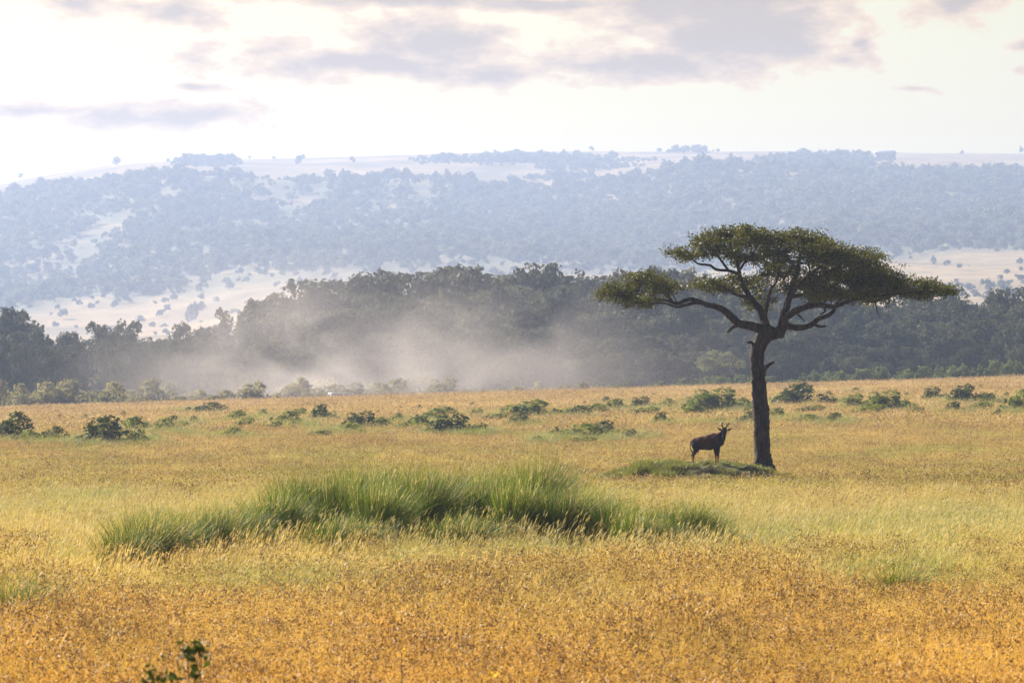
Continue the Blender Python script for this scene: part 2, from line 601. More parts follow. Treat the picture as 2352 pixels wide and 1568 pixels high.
# the plain's soil and short growth between the grass
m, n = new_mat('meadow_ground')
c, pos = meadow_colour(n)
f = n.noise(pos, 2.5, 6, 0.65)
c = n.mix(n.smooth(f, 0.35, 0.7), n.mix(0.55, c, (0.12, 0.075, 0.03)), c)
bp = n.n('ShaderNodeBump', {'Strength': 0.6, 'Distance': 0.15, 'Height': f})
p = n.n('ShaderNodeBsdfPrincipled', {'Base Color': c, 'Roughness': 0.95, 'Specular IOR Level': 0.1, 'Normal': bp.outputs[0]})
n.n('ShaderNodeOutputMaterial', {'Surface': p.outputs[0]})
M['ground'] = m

m, n = new_mat('hill_grass')
pos = n.n('ShaderNodeNewGeometry').outputs['Position']
f = n.noise(n.vmath('MULTIPLY', pos, (0.010, 0.004, 0.02)), 1.0, 7, 0.62)
f2 = n.noise(pos, 0.06, 5, 0.6)
c = n.mix(n.smooth(f, 0.35, 0.68), (0.20, 0.15, 0.075), (0.44, 0.31, 0.155))
c = n.mix(n.math('MULTIPLY', n.smooth(f2, 0.5, 0.72), 0.5), c, (0.13, 0.12, 0.065))
# the slopes are greener scrub pasture, the table top bleached grass
hz = n.n('ShaderNodeSeparateXYZ', {0: pos}).outputs[1]
slope = n.math('MULTIPLY', n.smooth(hz, 3400, 3900), n.smooth(hz, 5600, 5250))
f3 = n.noise(n.vmath('MULTIPLY', pos, (0.03, 0.01, 0.05)), 1.0, 6, 0.65)
c = n.mix(n.math('MULTIPLY', slope, n.smooth(f3, 0.25, 0.65)), c, (0.12, 0.135, 0.085))
p = n.n('ShaderNodeBsdfPrincipled', {'Base Color': c, 'Roughness': 0.95, 'Specular IOR Level': 0.1})
n.n('ShaderNodeOutputMaterial', {'Surface': p.outputs[0]})
M['hill'] = m

m, n = new_mat('mound_turf')
co = n.n('ShaderNodeTexCoord').outputs['Object']
f = n.noise(co, 1.7, 7, 0.65)
c = n.mix(n.smooth(f, 0.40, 0.62), (0.045, 0.027, 0.018), (0.11, 0.115, 0.025))
bp = n.n('ShaderNodeBump', {'Strength': 0.9, 'Distance': 0.12, 'Height': f})
p = n.n('ShaderNodeBsdfPrincipled', {'Base Color': c, 'Roughness': 0.95, 'Specular IOR Level': 0.1, 'Normal': bp.outputs[0]})
n.n('ShaderNodeOutputMaterial', {'Surface': p.outputs[0]})
M['mound'] = m

# ------------------------------------------------------------------ ground and hills
ys = np.concatenate([np.arange(-60, 40, 10), np.arange(40, 300, 2.0), np.arange(300, 720, 4), np.arange(720, 1060, 12)])
ts = np.linspace(-1, 1, 121)
TT, YY = np.meshgrid(ts, ys, indexing='ij')
XX = TT * (45 + np.abs(YY) * 0.135)
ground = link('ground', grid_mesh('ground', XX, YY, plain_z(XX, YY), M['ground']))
tag(ground, 'flat golden savanna plain running to the forest edge', kind='structure')

pxs = np.linspace(-500, 2900, 260)
Ds = np.concatenate([np.linspace(940, 1800, 20), np.linspace(1840, 7000, 170), np.linspace(7060, 6400 * HS, 14)])
PX, DD = np.meshgrid(pxs, Ds, indexing='ij')
hills = link('hills', grid_mesh('hills', (PX - CX) * DD / FPX, DD, hill_z(PX, DD), M['hill']))
tag(hills, 'long flat-topped grassy hill range behind the forest', kind='structure')

# mound under the antelope and the tree
MC = np.array([(1592 - CX) * 205 / FPX, 205.0])
MR = np.array([3.95, 4.6])


def mound_h(x, y):
    dx, dy = (np.asarray(x) - MC[0]) / MR[0], (np.asarray(y) - MC[1]) / MR[1]
    q = np.sqrt(dx * dx + dy * dy)
    h = 0.66 * (1 - sstep(np.clip((q - 0.40) / 0.66, 0, 1)))
    h = h + 0.16 * np.exp(-((x - MC[0] - 2.55) ** 2 + (y - 208.5) ** 2) / 1.1)
    return h


def mound_lump(x, y):
    return (fbm(np.asarray(x) * 2.0, np.asarray(y) * 1.6, 5) - 0.5) * 0.34 * np.clip(mound_h(x, y) / 0.4, 0, 1)


def full_z(x, y):
    return plain_z(x, y) + mound_h(x, y) + mound_lump(x, y)


gx = np.linspace(-1.12, 1.12, 90)
GX, GY = np.meshgrid(gx, gx, indexing='ij')
X, Y = MC[0] + GX * MR[0], MC[1] + GY * MR[1]
mz = full_z(X, Y)
mz = np.where(mound_h(X, Y) < 0.02, mz - 0.06, mz + 0.004)
mound = link('termite_mound', grid_mesh('termite_mound', X - MC[0], Y - MC[1], mz, M['mound']), loc=(MC[0], MC[1], 0))
tag(mound, 'low green and brown earth mound under the antelope', kind='structure')


# ------------------------------------------------------------------ air
def haze_box(name, lo, hi):
    lo, hi = np.array(lo, float), np.array(hi, float)
    V, q, t = box((lo + hi) / 2, hi - lo)
    return np_mesh(name, V, quads=q)


me = haze_box('haze', (-1700, -150, -4.5), (1700, 9400, 322))
hm = bpy.data.materials.new('haze_air')
hm.use_nodes = True
nt = NT(hm.node_tree)
pv = nt.n('ShaderNodeVolumePrincipled', {'Color': (0.36, 0.455, 0.69, 1), 'Density': HAZE_DENSITY, 'Anisotropy': 0.45})
nt.n('ShaderNodeOutputMaterial', {'Volume': pv.outputs[0]})
me.materials.append(hm)
haze = link('haze', me)
tag(haze, 'pale blue morning haze between the plain and the hills', kind='stuff')

# drifting dust raised by the vehicle: px 480..1480, 690..775 m away
dc = P(900, 900, 722)
me = haze_box('dust_cloud', (-56, -30, -3.2), (60, 26, 26))
dm = bpy.data.materials.new('dust_air')
dm.use_nodes = True
nt = NT(dm.node_tree)
co = nt.n('ShaderNodeTexCoord').outputs['Object']
s3 = nt.n('ShaderNodeSeparateXYZ', {0: co})
nz = nt.noise(nt.vmath('MULTIPLY', co, (0.075, 0.06, 0.11)), 1.0, 4, 0.55, 0.6)
nzs = nt.smooth(nz, 0.36, 0.66)
PL = [(-4, 0, -1, 16, 17, 5.0, 1.0), (-12, 0, 3, 11, 15, 7.5, 0.55), (4, 2, 3.5, 13, 15, 7, 0.50), (17, 4, 1.5, 12, 15, 5, 0.20), (-22, 0, 0, 9, 13, 4, 0.22), (0, 0, 10, 26, 15, 9, 0.26), (-14, 0, 11, 12, 14, 8, 0.22), (10, 0, 2, 30, 15, 10, 0.16), (-28, 0, 2, 18, 14, 7, 0.22)]
den = None
for x0, y0, z0, rx, ry, rz, k in PL:
    d = nt.vmath('LENGTH', nt.vmath('MULTIPLY', nt.vmath('SUBTRACT', co, (x0, y0, z0)), (1 / rx, 1 / ry, 1 / rz)))
    e = nt.math('MULTIPLY', nt.math('POWER', 2.718, nt.math('MULTIPLY', nt.math('MULTIPLY', d, d), -1.0)), k)
    den = e if den is None else nt.math('ADD', den, e)
edge = nt.math('MULTIPLY', nt.smooth(nt.math('ABSOLUTE', s3.outputs[0]), 56, 30), nt.smooth(s3.outputs[2], 23, 10))
edge = nt.math('MULTIPLY', edge, nt.smooth(nt.math('ABSOLUTE', s3.outputs[1]), 26, 14))
den = nt.math('MULTIPLY', nt.math('MULTIPLY', den, nt.math('MULTIPLY_ADD', nzs, 1.45, 0.15)), edge)
den = nt.math('MULTIPLY', den, 0.0165)
pv = nt.n('ShaderNodeVolumePrincipled', {'Color': (0.88, 0.81, 0.80, 1), 'Density': den, 'Anisotropy': 0.3})
nt.n('ShaderNodeOutputMaterial', {'Volume': pv.outputs[0]})
me.materials.append(dm)
dust = link('dust_cloud', me, loc=(dc[0], 722, 1.6))
tag(dust, 'pinkish cloud of dust hanging before the forest, thickest around the vehicle', 'dust', kind='stuff')


# ------------------------------------------------------------------ scatter helper
def protos_collection(name, meshes):
    c = bpy.data.collections.new(name)
    for me in meshes:
        c.objects.link(bpy.data.objects.new(me.name, me))
    return c


def scatter(name, pts, rot, scl, idx, coll, label):
    me = bpy.data.meshes.new(name)
    me.vertices.add(len(pts))
    me.vertices.foreach_set('co', np.asarray(pts, np.float32).ravel())
    a = me.attributes.new('turn', 'FLOAT_VECTOR', 'POINT')
    a.data.foreach_set('vector', np.asarray(rot, np.float32).ravel())
    a = me.attributes.new('size', 'FLOAT_VECTOR', 'POINT')
    a.data.foreach_set('vector', np.asarray(scl, np.float32).ravel())
    a = me.attributes.new('pick', 'INT', 'POINT')
    a.data.foreach_set('value', np.asarray(idx, np.int32))
    o = link(name, me)
    ng = bpy.data.node_groups.new(name, 'GeometryNodeTree')
    ng.interface.new_socket('Geometry', in_out='INPUT', socket_type='NodeSocketGeometry')
    ng.interface.new_socket('Geometry', in_out='OUTPUT', socket_type='NodeSocketGeometry')
    N = ng.nodes
    gi, go = N.new('NodeGroupInput'), N.new('NodeGroupOutput')
    ci = N.new('GeometryNodeCollectionInfo')
    ci.inputs['Collection'].default_value = coll
    ci.inputs['Separate Children'].default_value = True
    ci.inputs['Reset Children'].default_value = True
    ip = N.new('GeometryNodeInstanceOnPoints')
    ip.inputs['Pick Instance'].default_value = True

    def attr(nm, ty):
        q = N.new('GeometryNodeInputNamedAttribute')
        q.data_type = ty
        q.inputs['Name'].default_value = nm
        return q.outputs['Attribute']
    L = ng.links.new
    L(gi.outputs[0], ip.inputs['Points'])
    L(ci.outputs[0], ip.inputs['Instance'])
    L(attr('pick', 'INT'), ip.inputs['Instance Index'])
    er = N.new('FunctionNodeEulerToRotation')
    L(attr('turn', 'FLOAT_VECTOR'), er.inputs[0])
    L(er.outputs[0], ip.inputs['Rotation'])
    L(attr('size', 'FLOAT_VECTOR'), ip.inputs['Scale'])
    L(ip.outputs[0], go.inputs[0])
    md = o.modifiers.new('scatter', 'NODES')
    md.node_group = ng
    tag(o, label, kind='stuff')
    return o


# ------------------------------------------------------------------ grass
def blades(n, h, w, spread, lean, seed, hvar=0.35, wild=0.35, seg=3, bend=0.5, radial=0.0):
    """n grass blades leaning towards +x -> V, quads, tris, tint"""
    r = np.random.default_rng(seed)
    ang = r.uniform(0, 2 * np.pi, n)
    rad = spread * np.sqrt(r.random(n))
    b = np.stack([rad * np.cos(ang), rad * np.sin(ang), np.full(n, -0.03)], 1)
    H = h * (1 - hvar * r.random(n))
    az = r.uniform(0, 2 * np.pi, n)
    dirn = np.stack([lean + wild * np.cos(az), wild * np.sin(az)], 1) * r.uniform(0.6, 1.3, (n, 1)) + radial * b[:, :2] / spread
    fac = r.uniform(0, np.pi, n)
    side = np.stack([np.cos(fac), np.sin(fac), 0 * fac], 1)
    V = []
    for k in range(seg + 1):
        t = k / seg
        q = b.copy()
        hor = dirn * H[:, None] * (0.35 * t + bend * t * t)
        q[:, :2] += hor
        q[:, 2] += H * (t - 0.18 * t * t * np.linalg.norm(dirn, axis=1))
        ww = w * (1 - t) ** 0.7 if k < seg else 0
        if k < seg:
            V += [q - side * ww / 2, q + side * ww / 2]
        else:
            V += [q]
    tip = V[-1]
    m = 2 * seg + 1
    VV = np.stack(V, 1).reshape(-1, 3)
    base = np.arange(n) * m
    Q = []
    for k in range(seg - 1):
        Q.append(np.stack([base + 2 * k, base + 2 * k + 1, base + 2 * k + 3, base + 2 * k + 2], 1))
    Q = np.vstack(Q)
    T = np.stack([base + 2 * seg - 2, base + 2 * seg - 1, base + 2 * seg], 1)
    return VV, Q, T, np.repeat(r.random(n), m), tip, dirn


def plume_quads(tip, dr, hang, size, r, aspect=0.11):
    """narrow seed plumes lying along the bent stalk ends"""
    n = len(tip) * hang
    A = np.repeat(np.concatenate([dr * 1.3, np.full((len(dr), 1), 0.95)], 1), hang, 0) + r.normal(size=(n, 3)) * 0.22
    A = unit(A)
    S = unit(np.cross(A, unit(r.normal(size=(n, 3)))))
    s = (size * r.uniform(0.6, 1.3, n))[:, None]
    C = np.repeat(tip, hang, 0) - A * s * r.uniform(0.0, 1.8, (n, 1))
    return np.stack([C - A * s, C + S * s * aspect, C + A * s, C - S * s * aspect], 1).reshape(-1, 3)


def clump(name, n, h, w, spread, lean, seed, heads=0, head_size=0.03, mats=('grass', 'head'), wild=0.35, stalk=1.25, hang=4, headtint=1.0):
    V, Q, T, ti, _, _ = blades(n, h, w, spread, lean, seed, wild=wild)
    qm = np.zeros(len(Q))
    tm = np.zeros(len(T))
    if heads:
        r = np.random.default_rng(seed + 50)
        V2, Q2, T2, t2, tip, dr = blades(heads, h * stalk, w * 0.6, spread, lean * 1.1, seed + 99, hvar=0.4, wild=wild * 0.8, bend=0.4)
        C = np.repeat(tip, hang, 0) + r.normal(size=(heads * hang, 3)) * np.array([0.9, 0.9, 1.3]) * head_size
        N = unit(r.normal(size=C.shape))
        if mats[-1] == 'plume':
            L = plume_quads(tip, dr, hang, head_size, r)
        else:
            L = leaf_quads(C, N, head_size * r.uniform(0.5, 1.2, len(C)), r, 0.36)
        tl = np.repeat(np.repeat(r.random(heads) ** 1.5, hang) * headtint, 4)
        o1 = len(V)
        o2 = o1 + len(V2)
        V = np.vstack([V, V2, L])
        Q = np.vstack([Q, Q2 + o1, np.arange(len(L)).reshape(-1, 4) + o2])
        qm = np.concatenate([qm, np.zeros(len(Q2)), np.ones(len(L) // 4)])
        T = np.vstack([T, T2 + o1])
        tm = np.zeros(len(T))
        ti = np.concatenate([ti, t2, tl])
    return np_mesh(name, V, quads=Q, tris=T, mats=[M[q] for q in mats], qmat=qm, tmat=tm, tint=ti)


near_protos = protos_collection('red_oat_grass', [clump('red_oat_tuft', 70, 0.50, 0.009, 0.34, 0.34, 10 + i, heads=30 + 3 * i, head_size=0.013 + 0.002 * i, stalk=1.45, hang=5) for i in range(6)])
mid_protos = protos_collection('feather_grass', [clump('feather_tuft', 64, 0.46, 0.010, 0.40, 0.46, 30 + i, heads=16, head_size=0.042, mats=('grass', 'plume'), hang=2, wild=0.22, stalk=1.45) for i in range(6)])
far_protos = protos_collection('meadow_tufts', [clump('meadow_tuft', 90, 0.34, 0.016, 0.95, 0.40, 50 + i, heads=20, head_size=0.038, hang=3, headtint=0.6) for i in range(6)])
rim_protos = protos_collection('rough_meadow_tufts', [clump('rough_tuft', 110, 0.34, 0.035, 2.2, 0.35, 70 + i, heads=24, head_size=0.08, hang=2, headtint=0.5) for i in range(5)])
green_protos = protos_collection('green_grass_tufts', [clump('green_tuft', 80, 0.72, 0.011, 0.42, 0.45, 90 + i, heads=8, head_size=0.045, mats=('green_grass', 'plume'), hang=2) for i in range(5)])
short_protos = protos_collection('short_turf', [clump('turf_tuft', 60, 0.26, 0.018, 0.30, 0.2, 120 + i, mats=('turf',), wild=0.7) for i in range(4)])


def strip_points(y0, y1, dens, seed, margin=4.0):
    r = np.random.default_rng(seed)
    hw = lambda y: y * 0.0915 + margin
    n = int(dens * (y1 - y0) * (hw(y0) + hw(y1)))
    y = y0 + (y1 - y0) * r.random(n)
    keep = r.random(n) < hw(y) / hw(y1)
    y = y[keep]
    x = (r.random(len(y)) * 2 - 1) * hw(y)
    return x, y, r


def grass_layer(name, x, y, r, coll, np_, hs, label, yaw=0.7, zoff=0.0, zfun=plain_z):
    n = len(x)
    pts = np.stack([x, y, zfun(x, y) + zoff], 1)
    rot = np.stack([0 * x, 0 * x, r.normal(0, yaw, n)], 1)
    s = r.uniform(hs[0], hs[1], n) * np.clip(0.40 + 1.2 * fbm(x / 1.7, y / 3.2, 4), 0.45, 1.5)
    scl = np.stack([r.uniform(0.85, 1.2, n), r.uniform(0.85, 1.2, n), s], 1)
    return scatter(name, pts, rot, scl, r.integers(0, np_, n), coll, label)


def off_mound(x, y, k=0.98):
    return ((x - MC[0]) / MR[0]) ** 2 + ((y - MC[1]) / MR[1]) ** 2 > k


# foreground red-oat grass, thinning out as the feather grass takes over
x, y, r = strip_points(44, 108, 8.0, 1)
edge = 90 + 50 * (fbm(x / 6 + 9, y / 18, 3) - 0.5) + 24 * sstep((-7.5 - x) / 4) + 14 * sstep((x - 7.5) / 4)
k = r.random(len(x)) < np.clip((edge + 10 - y) / 26, 0.12, 1) * np.clip(2.6 * fbm(x / 1.1, y / 2.4, 3) - 0.55, 0.25, 1)
grass_layer('red_oat_grass', x[k], y[k], r, near_protos, 6, (0.8, 1.15), 'golden red-oat grass with brown seed heads across the foreground')
x, y, r = strip_points(52, 175, 4.6, 2)
edge = 86 + 50 * (fbm(x / 6 + 9, y / 18, 3) - 0.5) + 24 * sstep((-7.5 - x) / 4) + 14 * sstep((x - 7.5) / 4)
k = (r.random(len(x)) < np.clip((y - edge + 16) / 28, 0.13, 1)) & (r.random(len(x)) < np.clip((180 - y) / 40, 0.2, 1)) & (r.random(len(x)) > 0.93 * sstep(bank_mask(x, y) * 2.0))
grass_layer('feather_grass', x[k], y[k], r, mid_protos, 6, (0.75, 1.25), 'pale wind-bent feather grass round the green tussocks')
x, y, r = strip_points(128, 380, 1.5, 3, 6)
k = off_mound(x, y) & (r.random(len(x)) < np.clip((y - 122) / 40, 0.2, 1))
grass_layer('meadow_grass', x[k], y[k], r, far_protos, 6, (0.7, 1.1), 'tan meadow grass round the lone tree')
x, y, r = strip_points(360, 708, 0.42, 4, 10)
grass_layer('far_meadow_grass', x, y, r, rim_protos, 5, (0.7, 1.1), 'sunlit pale grass of the far meadow before the forest')
# greener patches
GP = [(30, 1400, 60, 20), (2030, 1345, 110, 26), (2210, 1235, 170, 55), (90, 1275, 70, 22), (2150, 1190, 220, 30), (760, 1345, 260, 30), (200, 1130, 130, 20),
      (980, 1310, 200, 20), (1700, 1240, 140, 20)]
gx_, gy_ = [], []
r = np.random.default_rng(12)
for px, py, hw_, hh in GP:
    for i in range(int(hw_ * hh / 30)):
        a, b = r.normal(0, 0.45, 2)
        X0, Y0, _ = ground_hit(px + a * hw_, py + b * hh + 30)
        gx_.append(X0)
        gy_.append(Y0)
grass_layer('green_grass', np.array(gx_), np.array(gy_), r, green_protos, 5, (0.6, 1.0), 'greener grass in patches among the dry grass')
# short turf on the mound
r = np.random.default_rng(13)
a = r.random(1100) * 2 * np.pi
q = np.sqrt(r.random(1100)) * 1.0
x, y = MC[0] + MR[0] * q * np.cos(a), MC[1] + MR[1] * q * np.sin(a)
k = fbm(x * 1.1, y * 0.9, 3) > 0.50
grass_layer('mound_turf', x[k], y[k], r, short_protos, 4, (0.5, 1.1), 'short green turf on the mound', yaw=3, zfun=full_z)

# ------------------------------------------------------------------ tall green tussocks, each a thing
TUS = []
ORD = ['first', 'second', 'third', 'fourth', 'fifth', 'sixth', 'seventh', 'eighth', 'ninth', 'tenth', 'eleventh', 'twelfth', 'thirteenth', 'fourteenth', 'fifteenth']
for i in range(5):
    V, Q, T, ti, tip, dr = blades(1500, 1.0, 0.022, 0.28, 0.30, 200 + i, hvar=0.60, wild=0.46, seg=4, bend=0.75, radial=0.50)
    V2, Q2, T2, t2, tip, dr = blades(260, 1.25, 0.014, 0.34, 0.42, 230 + i, hvar=0.45, wild=0.5, seg=4, bend=0.5, radial=0.25)
    o1 = len(V)
    r = np.random.default_rng(260 + i)
    L = plume_quads(tip[:60], dr[:60], 2, 0.04, r)
    V = np.vstack([V, V2, L])
    Q = np.vstack([Q, Q2 + o1, np.arange(len(L)).reshape(-1, 4) + o1 + len(V2)])
    T = np.vstack([T, T2 + o1])
    nq = len(V2) // 9 * 3
    qm = np.concatenate([np.zeros(len(Q) - len(L) // 4 - nq), np.ones(nq + len(L) // 4)])
    tn = np.concatenate([ti * 0.8, t2 * 0.3 + 0.7, np.ones(len(L))])
    TUS.append(np_mesh('grass_tussock', V, quads=Q, tris=T, mats=[M['tussock'], M['plume']], qmat=qm, tmat=np.zeros(len(T)), tint=tn))
# px, base py, height m, width scale
TL = [(272, 1304, .60, .85), (322, 1292, 1.0, 1.15), (378, 1278, .92, 1.0), (425, 1264, .35, .6),
      (480, 1264, .95, .95), (542, 1248, .80, .9), (585, 1252, .35, .7),
      (630, 1228, .95, 1.1), (672, 1205, 1.0, 1.05), (765, 1212, 1.12, 1.15), (815, 1186, .95, 1.0), (770, 1258, .60, 1.2),
      (862, 1226, 1.10, 1.15), (905, 1188, 1.0, 1.05), (968, 1212, 1.12, 1.2), (1015, 1184, 1.0, 1.1), (1042, 1246, .58, 1.2),
      (1085, 1205, 1.05, 1.1), (1128, 1178, 1.05, 1.05), (1180, 1216, 1.0, 1.15), (1232, 1192, 1.22, 1.2), 
      (1290, 1226, .85, 1.15), (1345, 1214, .72, 1.0), (1400, 1232, .60, 1.1), (1452, 1240, .42, .9), (1512, 1244, .40, .9), (1556, 1236, .80, 1.1), (1604, 1238, .55, .85), (1640, 1242, .25, .55),
      (2060, 1365, .35, .8), (20, 1420, .4, 1.0)]
TLAB = {0: 'low grey-green grass tussock at the left end of the tussock row', 1: 'rounded grey-green grass tussock second in from the left end of the row',
        4: 'bright green upright tussock just right of the gap near the left end', 20: 'tallest green tussock, right of the middle of the bank',
        26: 'bright green rounded tussock near the right end of the row', 28: 'smallest green tussock at the right tip of the row',
        29: 'small dark green grass tuft alone in the golden grass at right', 30: 'small grey-green grass tuft at the left edge of the golden foreground'}
for i, (px, py, h, ws) in enumerate(TL):
    X0, Y0, Z0 = ground_hit(px, py, 0.36)
    o = link('grass_tussock', TUS[i % 5], loc=(X0, Y0, Z0))
    o.rotation_euler = (0, 0, random.gauss(0, 0.35))
    o.scale = (ws * 0.92, ws * 0.92, (h + 0.52) * random.uniform(0.92, 1.14))
    side = [q for q in range(len(TL)) if q not in TLAB and ((q < 7) == (i < 7)) and ((7 <= q < 17) == (7 <= i < 17)) and ((17 <= q < 23) == (17 <= i < 23)) and (TL[q][1] > 1228) == (py > 1228)]
    side.sort(key=lambda q: TL[q][0])
    nth = ORD[side.index(i)] if i in side else 'first'
    lab = '%s %s green tussock from the left in the %s' % (nth, 'low front' if py > 1228 else 'tall back', "bank's small left clump" if i < 7 else "bank's left half" if i < 17 else "bank's right half" if i < 23 else "bank's thin right tail")
    tag(o, TLAB.get(i, lab), 'grass tussock', 'green grass tussocks in the middle of the meadow')
# tall pale stalks standing in front of and among the tussocks
r = np.random.default_rng(41)
fx, fy = [], []
for px, py, h, ws in TL[:29]:
    for k in range(4):
        X0, Y0, _ = ground_hit(px + r.normal(0, 45), py + abs(r.normal(0, 14)) - 6, 0.36)
        fx.append(X0)
        fy.append(Y0 - 1.5)
fx, fy = np.array(fx), np.array(fy)
stalk_protos = protos_collection('tall_stalks', [clump('stalk_tuft', 14, 0.40, 0.010, 0.35, 0.46, 150 + i, heads=18, head_size=0.055, mats=('grass', 'plume'), hang=3, wild=0.2, stalk=2.0) for i in range(4)])
scatter('tall_grass_stalks', np.stack([fx, fy, plain_z(fx, fy)], 1), np.stack([0 * fx, 0 * fx, r.normal(0, 0.5, len(fx))], 1),
        np.stack([np.ones(len(fx)), np.ones(len(fx)), r.uniform(0.8, 1.35, len(fx))], 1), r.integers(0, 4, len(fx)), stalk_protos, 'pale bent grass stalks among the green tussocks')


# ------------------------------------------------------------------ the lone acacia
TREE_D = 208.5


def T_(cx, cy_, dep=0.0):
    return P(1320.7 + cx * 0.4028, 488 + cy_ * 0.4028, TREE_D) + np.array([0, dep, 0])


PXM = 0.4028 / (FPX / TREE_D)      # metres per crop pixel
base = T_(1074, 1440)
base[2] = float(full_z(base[0], base[1])) - 0.05
tree = empty('acacia_tree', tuple(base))
tag(tree, 'lone flat-topped acacia with a bent bare trunk standing beside the antelope', 'tree')


def limb_mesh(name, pts, sides=12, rough=0.05, k=5, seed=0):
    A = np.array([T_(p[0], p[1], p[3] if len(p) > 3 else 0.0) for p in pts]) - base
    R = np.array([p[2] for p in pts]) * PXM * 1.08
    Pn, Rn = catmull(A, R, k)
    return Pn, Rn, tube(Pn, Rn, sides, rough, seed)


trunk_pts = [(1074, 1470, 74), (1074, 1442, 56), (1073, 1415, 46), (1071, 1370, 41), (1066, 1300, 40), (1064, 1210, 42), (1060, 1130, 43), (1052, 1040, 39), (1046, 960, 37), (1040, 890, 34),
             (1037, 840, 36), (1042, 790, 38), (1058, 745, 38), (1082, 705, 42), (1108, 675, 46), (1125, 650, 36)]
_, _, tr = limb_mesh('trunk', trunk_pts, 20, 0.075, 5, 5)
root1 = limb_mesh('r', [(1052, 1330, 14, -0.05), (1046, 1400, 18, -0.25), (1030, 1462, 20, -0.45)], 8, 0.06, 4, 6)[2]
root2 = limb_mesh('r', [(1092, 1340, 14, 0.1), (1100, 1410, 18, -0.15), (1118, 1465, 18, -0.3)], 8, 0.06, 4, 7)[2]
knob = limb_mesh('r', [(1120, 690, 34, -0.1), (1165, 692, 26, -0.25), (1190, 698, 17, -0.3)], 9, 0.1, 3, 8)[2]
tm_ = merge([tr, root1, root2, knob])
adopt(tree, link('trunk', np_mesh('trunk', *tm_[:1], quads=tm_[1], tris=tm_[2], mats=[M['bark']], smooth=True)))
LIMBS = [
    [(1105, 690, 34, 0), (1050, 660, 26, -0.1), (1000, 646, 23, -0.2), (935, 634, 22, -0.3), (895, 600, 20, -0.35), (850, 560, 19, -0.4), (800, 537, 16, -0.4), (745, 525, 14, -0.4), (690, 502, 12, -0.3),
     (640, 497, 11, -0.3), (585, 520, 9, -0.2), (530, 503, 8, 0), (460, 495, 7, 0.1), (390, 497, 5.5, 0.2), (300, 485, 4.5, 0.1), (220, 468, 3, 0), (160, 470, 1.5, 0)],
    [(755, 527, 11, -0.4), (690, 516, 9.5, -0.6), (625, 530, 8, -0.9), (575, 541, 6.5, -1.1), (500, 520, 5, -1.4), (400, 520, 3.5, -1.6), (300, 505, 2, -1.8)],
    [(560, 512, 7, -0.1), (500, 450, 6, 0.3), (440, 400, 4.5, 0.6), (390, 350, 3, 0.8)],
    [(1100, 690, 34, 0), (1078, 620, 25, 0.2), (1062, 560, 19, 0.4), (1030, 515, 16, 0.5), (990, 460, 14, 0.6), (955, 395, 12, 0.7), (940, 330, 10, 0.8), (925, 260, 8, 0.9), (910, 190, 5.5, 1.0), (930, 130, 3, 1.0)],
    [(945, 350, 9, 0.75), (880, 330, 8.5, 0.6), (810, 325, 7.5, 0.4), (770, 300, 6.5, 0.3), (700, 290, 5, 0.2), (640, 240, 3.5, 0.1), (570, 225, 2, 0)],
    [(880, 330, 7, 0.6), (840, 280, 6, 0.2), (800, 230, 5, -0.2), (760, 180, 3, -0.4)],
    [(940, 330, 7, 0.8), (980, 270, 6, 0.3), (1030, 210, 5, 0), (1060, 130, 3, -0.3)],
    [(1080, 640, 14, -0.2), (1082, 580, 11, -0.5), (1092, 520, 9, -0.7), (1110, 440, 7.5, -0.9), (1140, 400, 6.5, -1.0), (1155, 320, 5.5, -1.2), (1150, 240, 4, -1.3), (1180, 150, 2.5, -1.5)],
    [(1150, 700, 30, 0), (1182, 650, 27, -0.1), (1190, 600, 25, -0.1), (1203, 550, 21, 0.1), (1222, 490, 18, 0.3), (1245, 430, 15, 0.6), (1270, 350, 12, 0.9), (1290, 260, 9, 1.2), (1310, 180, 5, 1.4), (1330, 130, 3, 1.5)],
    [(1190, 610, 20, -0.1), (1240, 570, 18, -0.3), (1300, 543, 17, -0.5), (1370, 527, 15, -0.7), (1430, 535, 12, -0.9), (1480, 538, 10, -1.0), (1560, 505, 9, -1.2), (1660, 485, 7, -1.3), (1800, 470, 5.5, -1.3), (1950, 455, 4.5, -1.2), (2080, 448, 3, -1.0), (2170, 440, 1.5, -0.9)],
    [(1185, 640, 22, 0.1), (1240, 652, 18, 0.3), (1300, 655, 16, 0.5), (1350, 640, 15, 0.7), (1395, 605, 14, 0.9), (1450, 585, 12, 1.1), (1482, 560, 11, 1.3), (1510, 510, 9, 1.6), (1570, 450, 7.5, 2.0), (1660, 390, 5.5, 2.3), (1740, 330, 3, 2.5)],
    [(1245, 430, 11, 0.6), (1340, 400, 9.5, 0.4), (1440, 340, 8, 0), (1540, 280, 6, -0.4), (1640, 240, 3.5, -0.7)],
    [(1225, 480, 13, 0.3), (1290, 470, 11, 1.0), (1380, 440, 9, 1.8), (1480, 400, 7, 2.4), (1600, 370, 5, 2.8)],
    [(1062, 560, 12, 0.4), (1020, 520, 10, 1.2), (960, 470, 8, 2.0), (880, 420, 6, 2.6), (800, 400, 4, 3.0)],
    [(1203, 550, 12, 0.1), (1230, 470, 10, -0.9), (1290, 390, 8, -1.9), (1370, 320, 6, -2.6), (1450, 270, 4, -3.0)],
    [(1000, 480, 9, 0.6), (920, 470, 6, 0.2), (850, 430, 5, -0.2), (790, 410, 4, -0.6), (730, 410, 2, -0.8)],
]
nodes, ndir = [], []
for i, pts in enumerate(LIMBS):
    Pn, Rn, tb = limb_mesh('limb', pts, 10, 0.07, 5, 20 + i)
    adopt(tree, link('limb', np_mesh('limb', tb[0], quads=tb[1], tris=tb[2], mats=[M['bark']], smooth=True)))
    sel = Rn < 16 * PXM
    nodes.append(Pn[sel])
nodes = np.vstack(nodes)
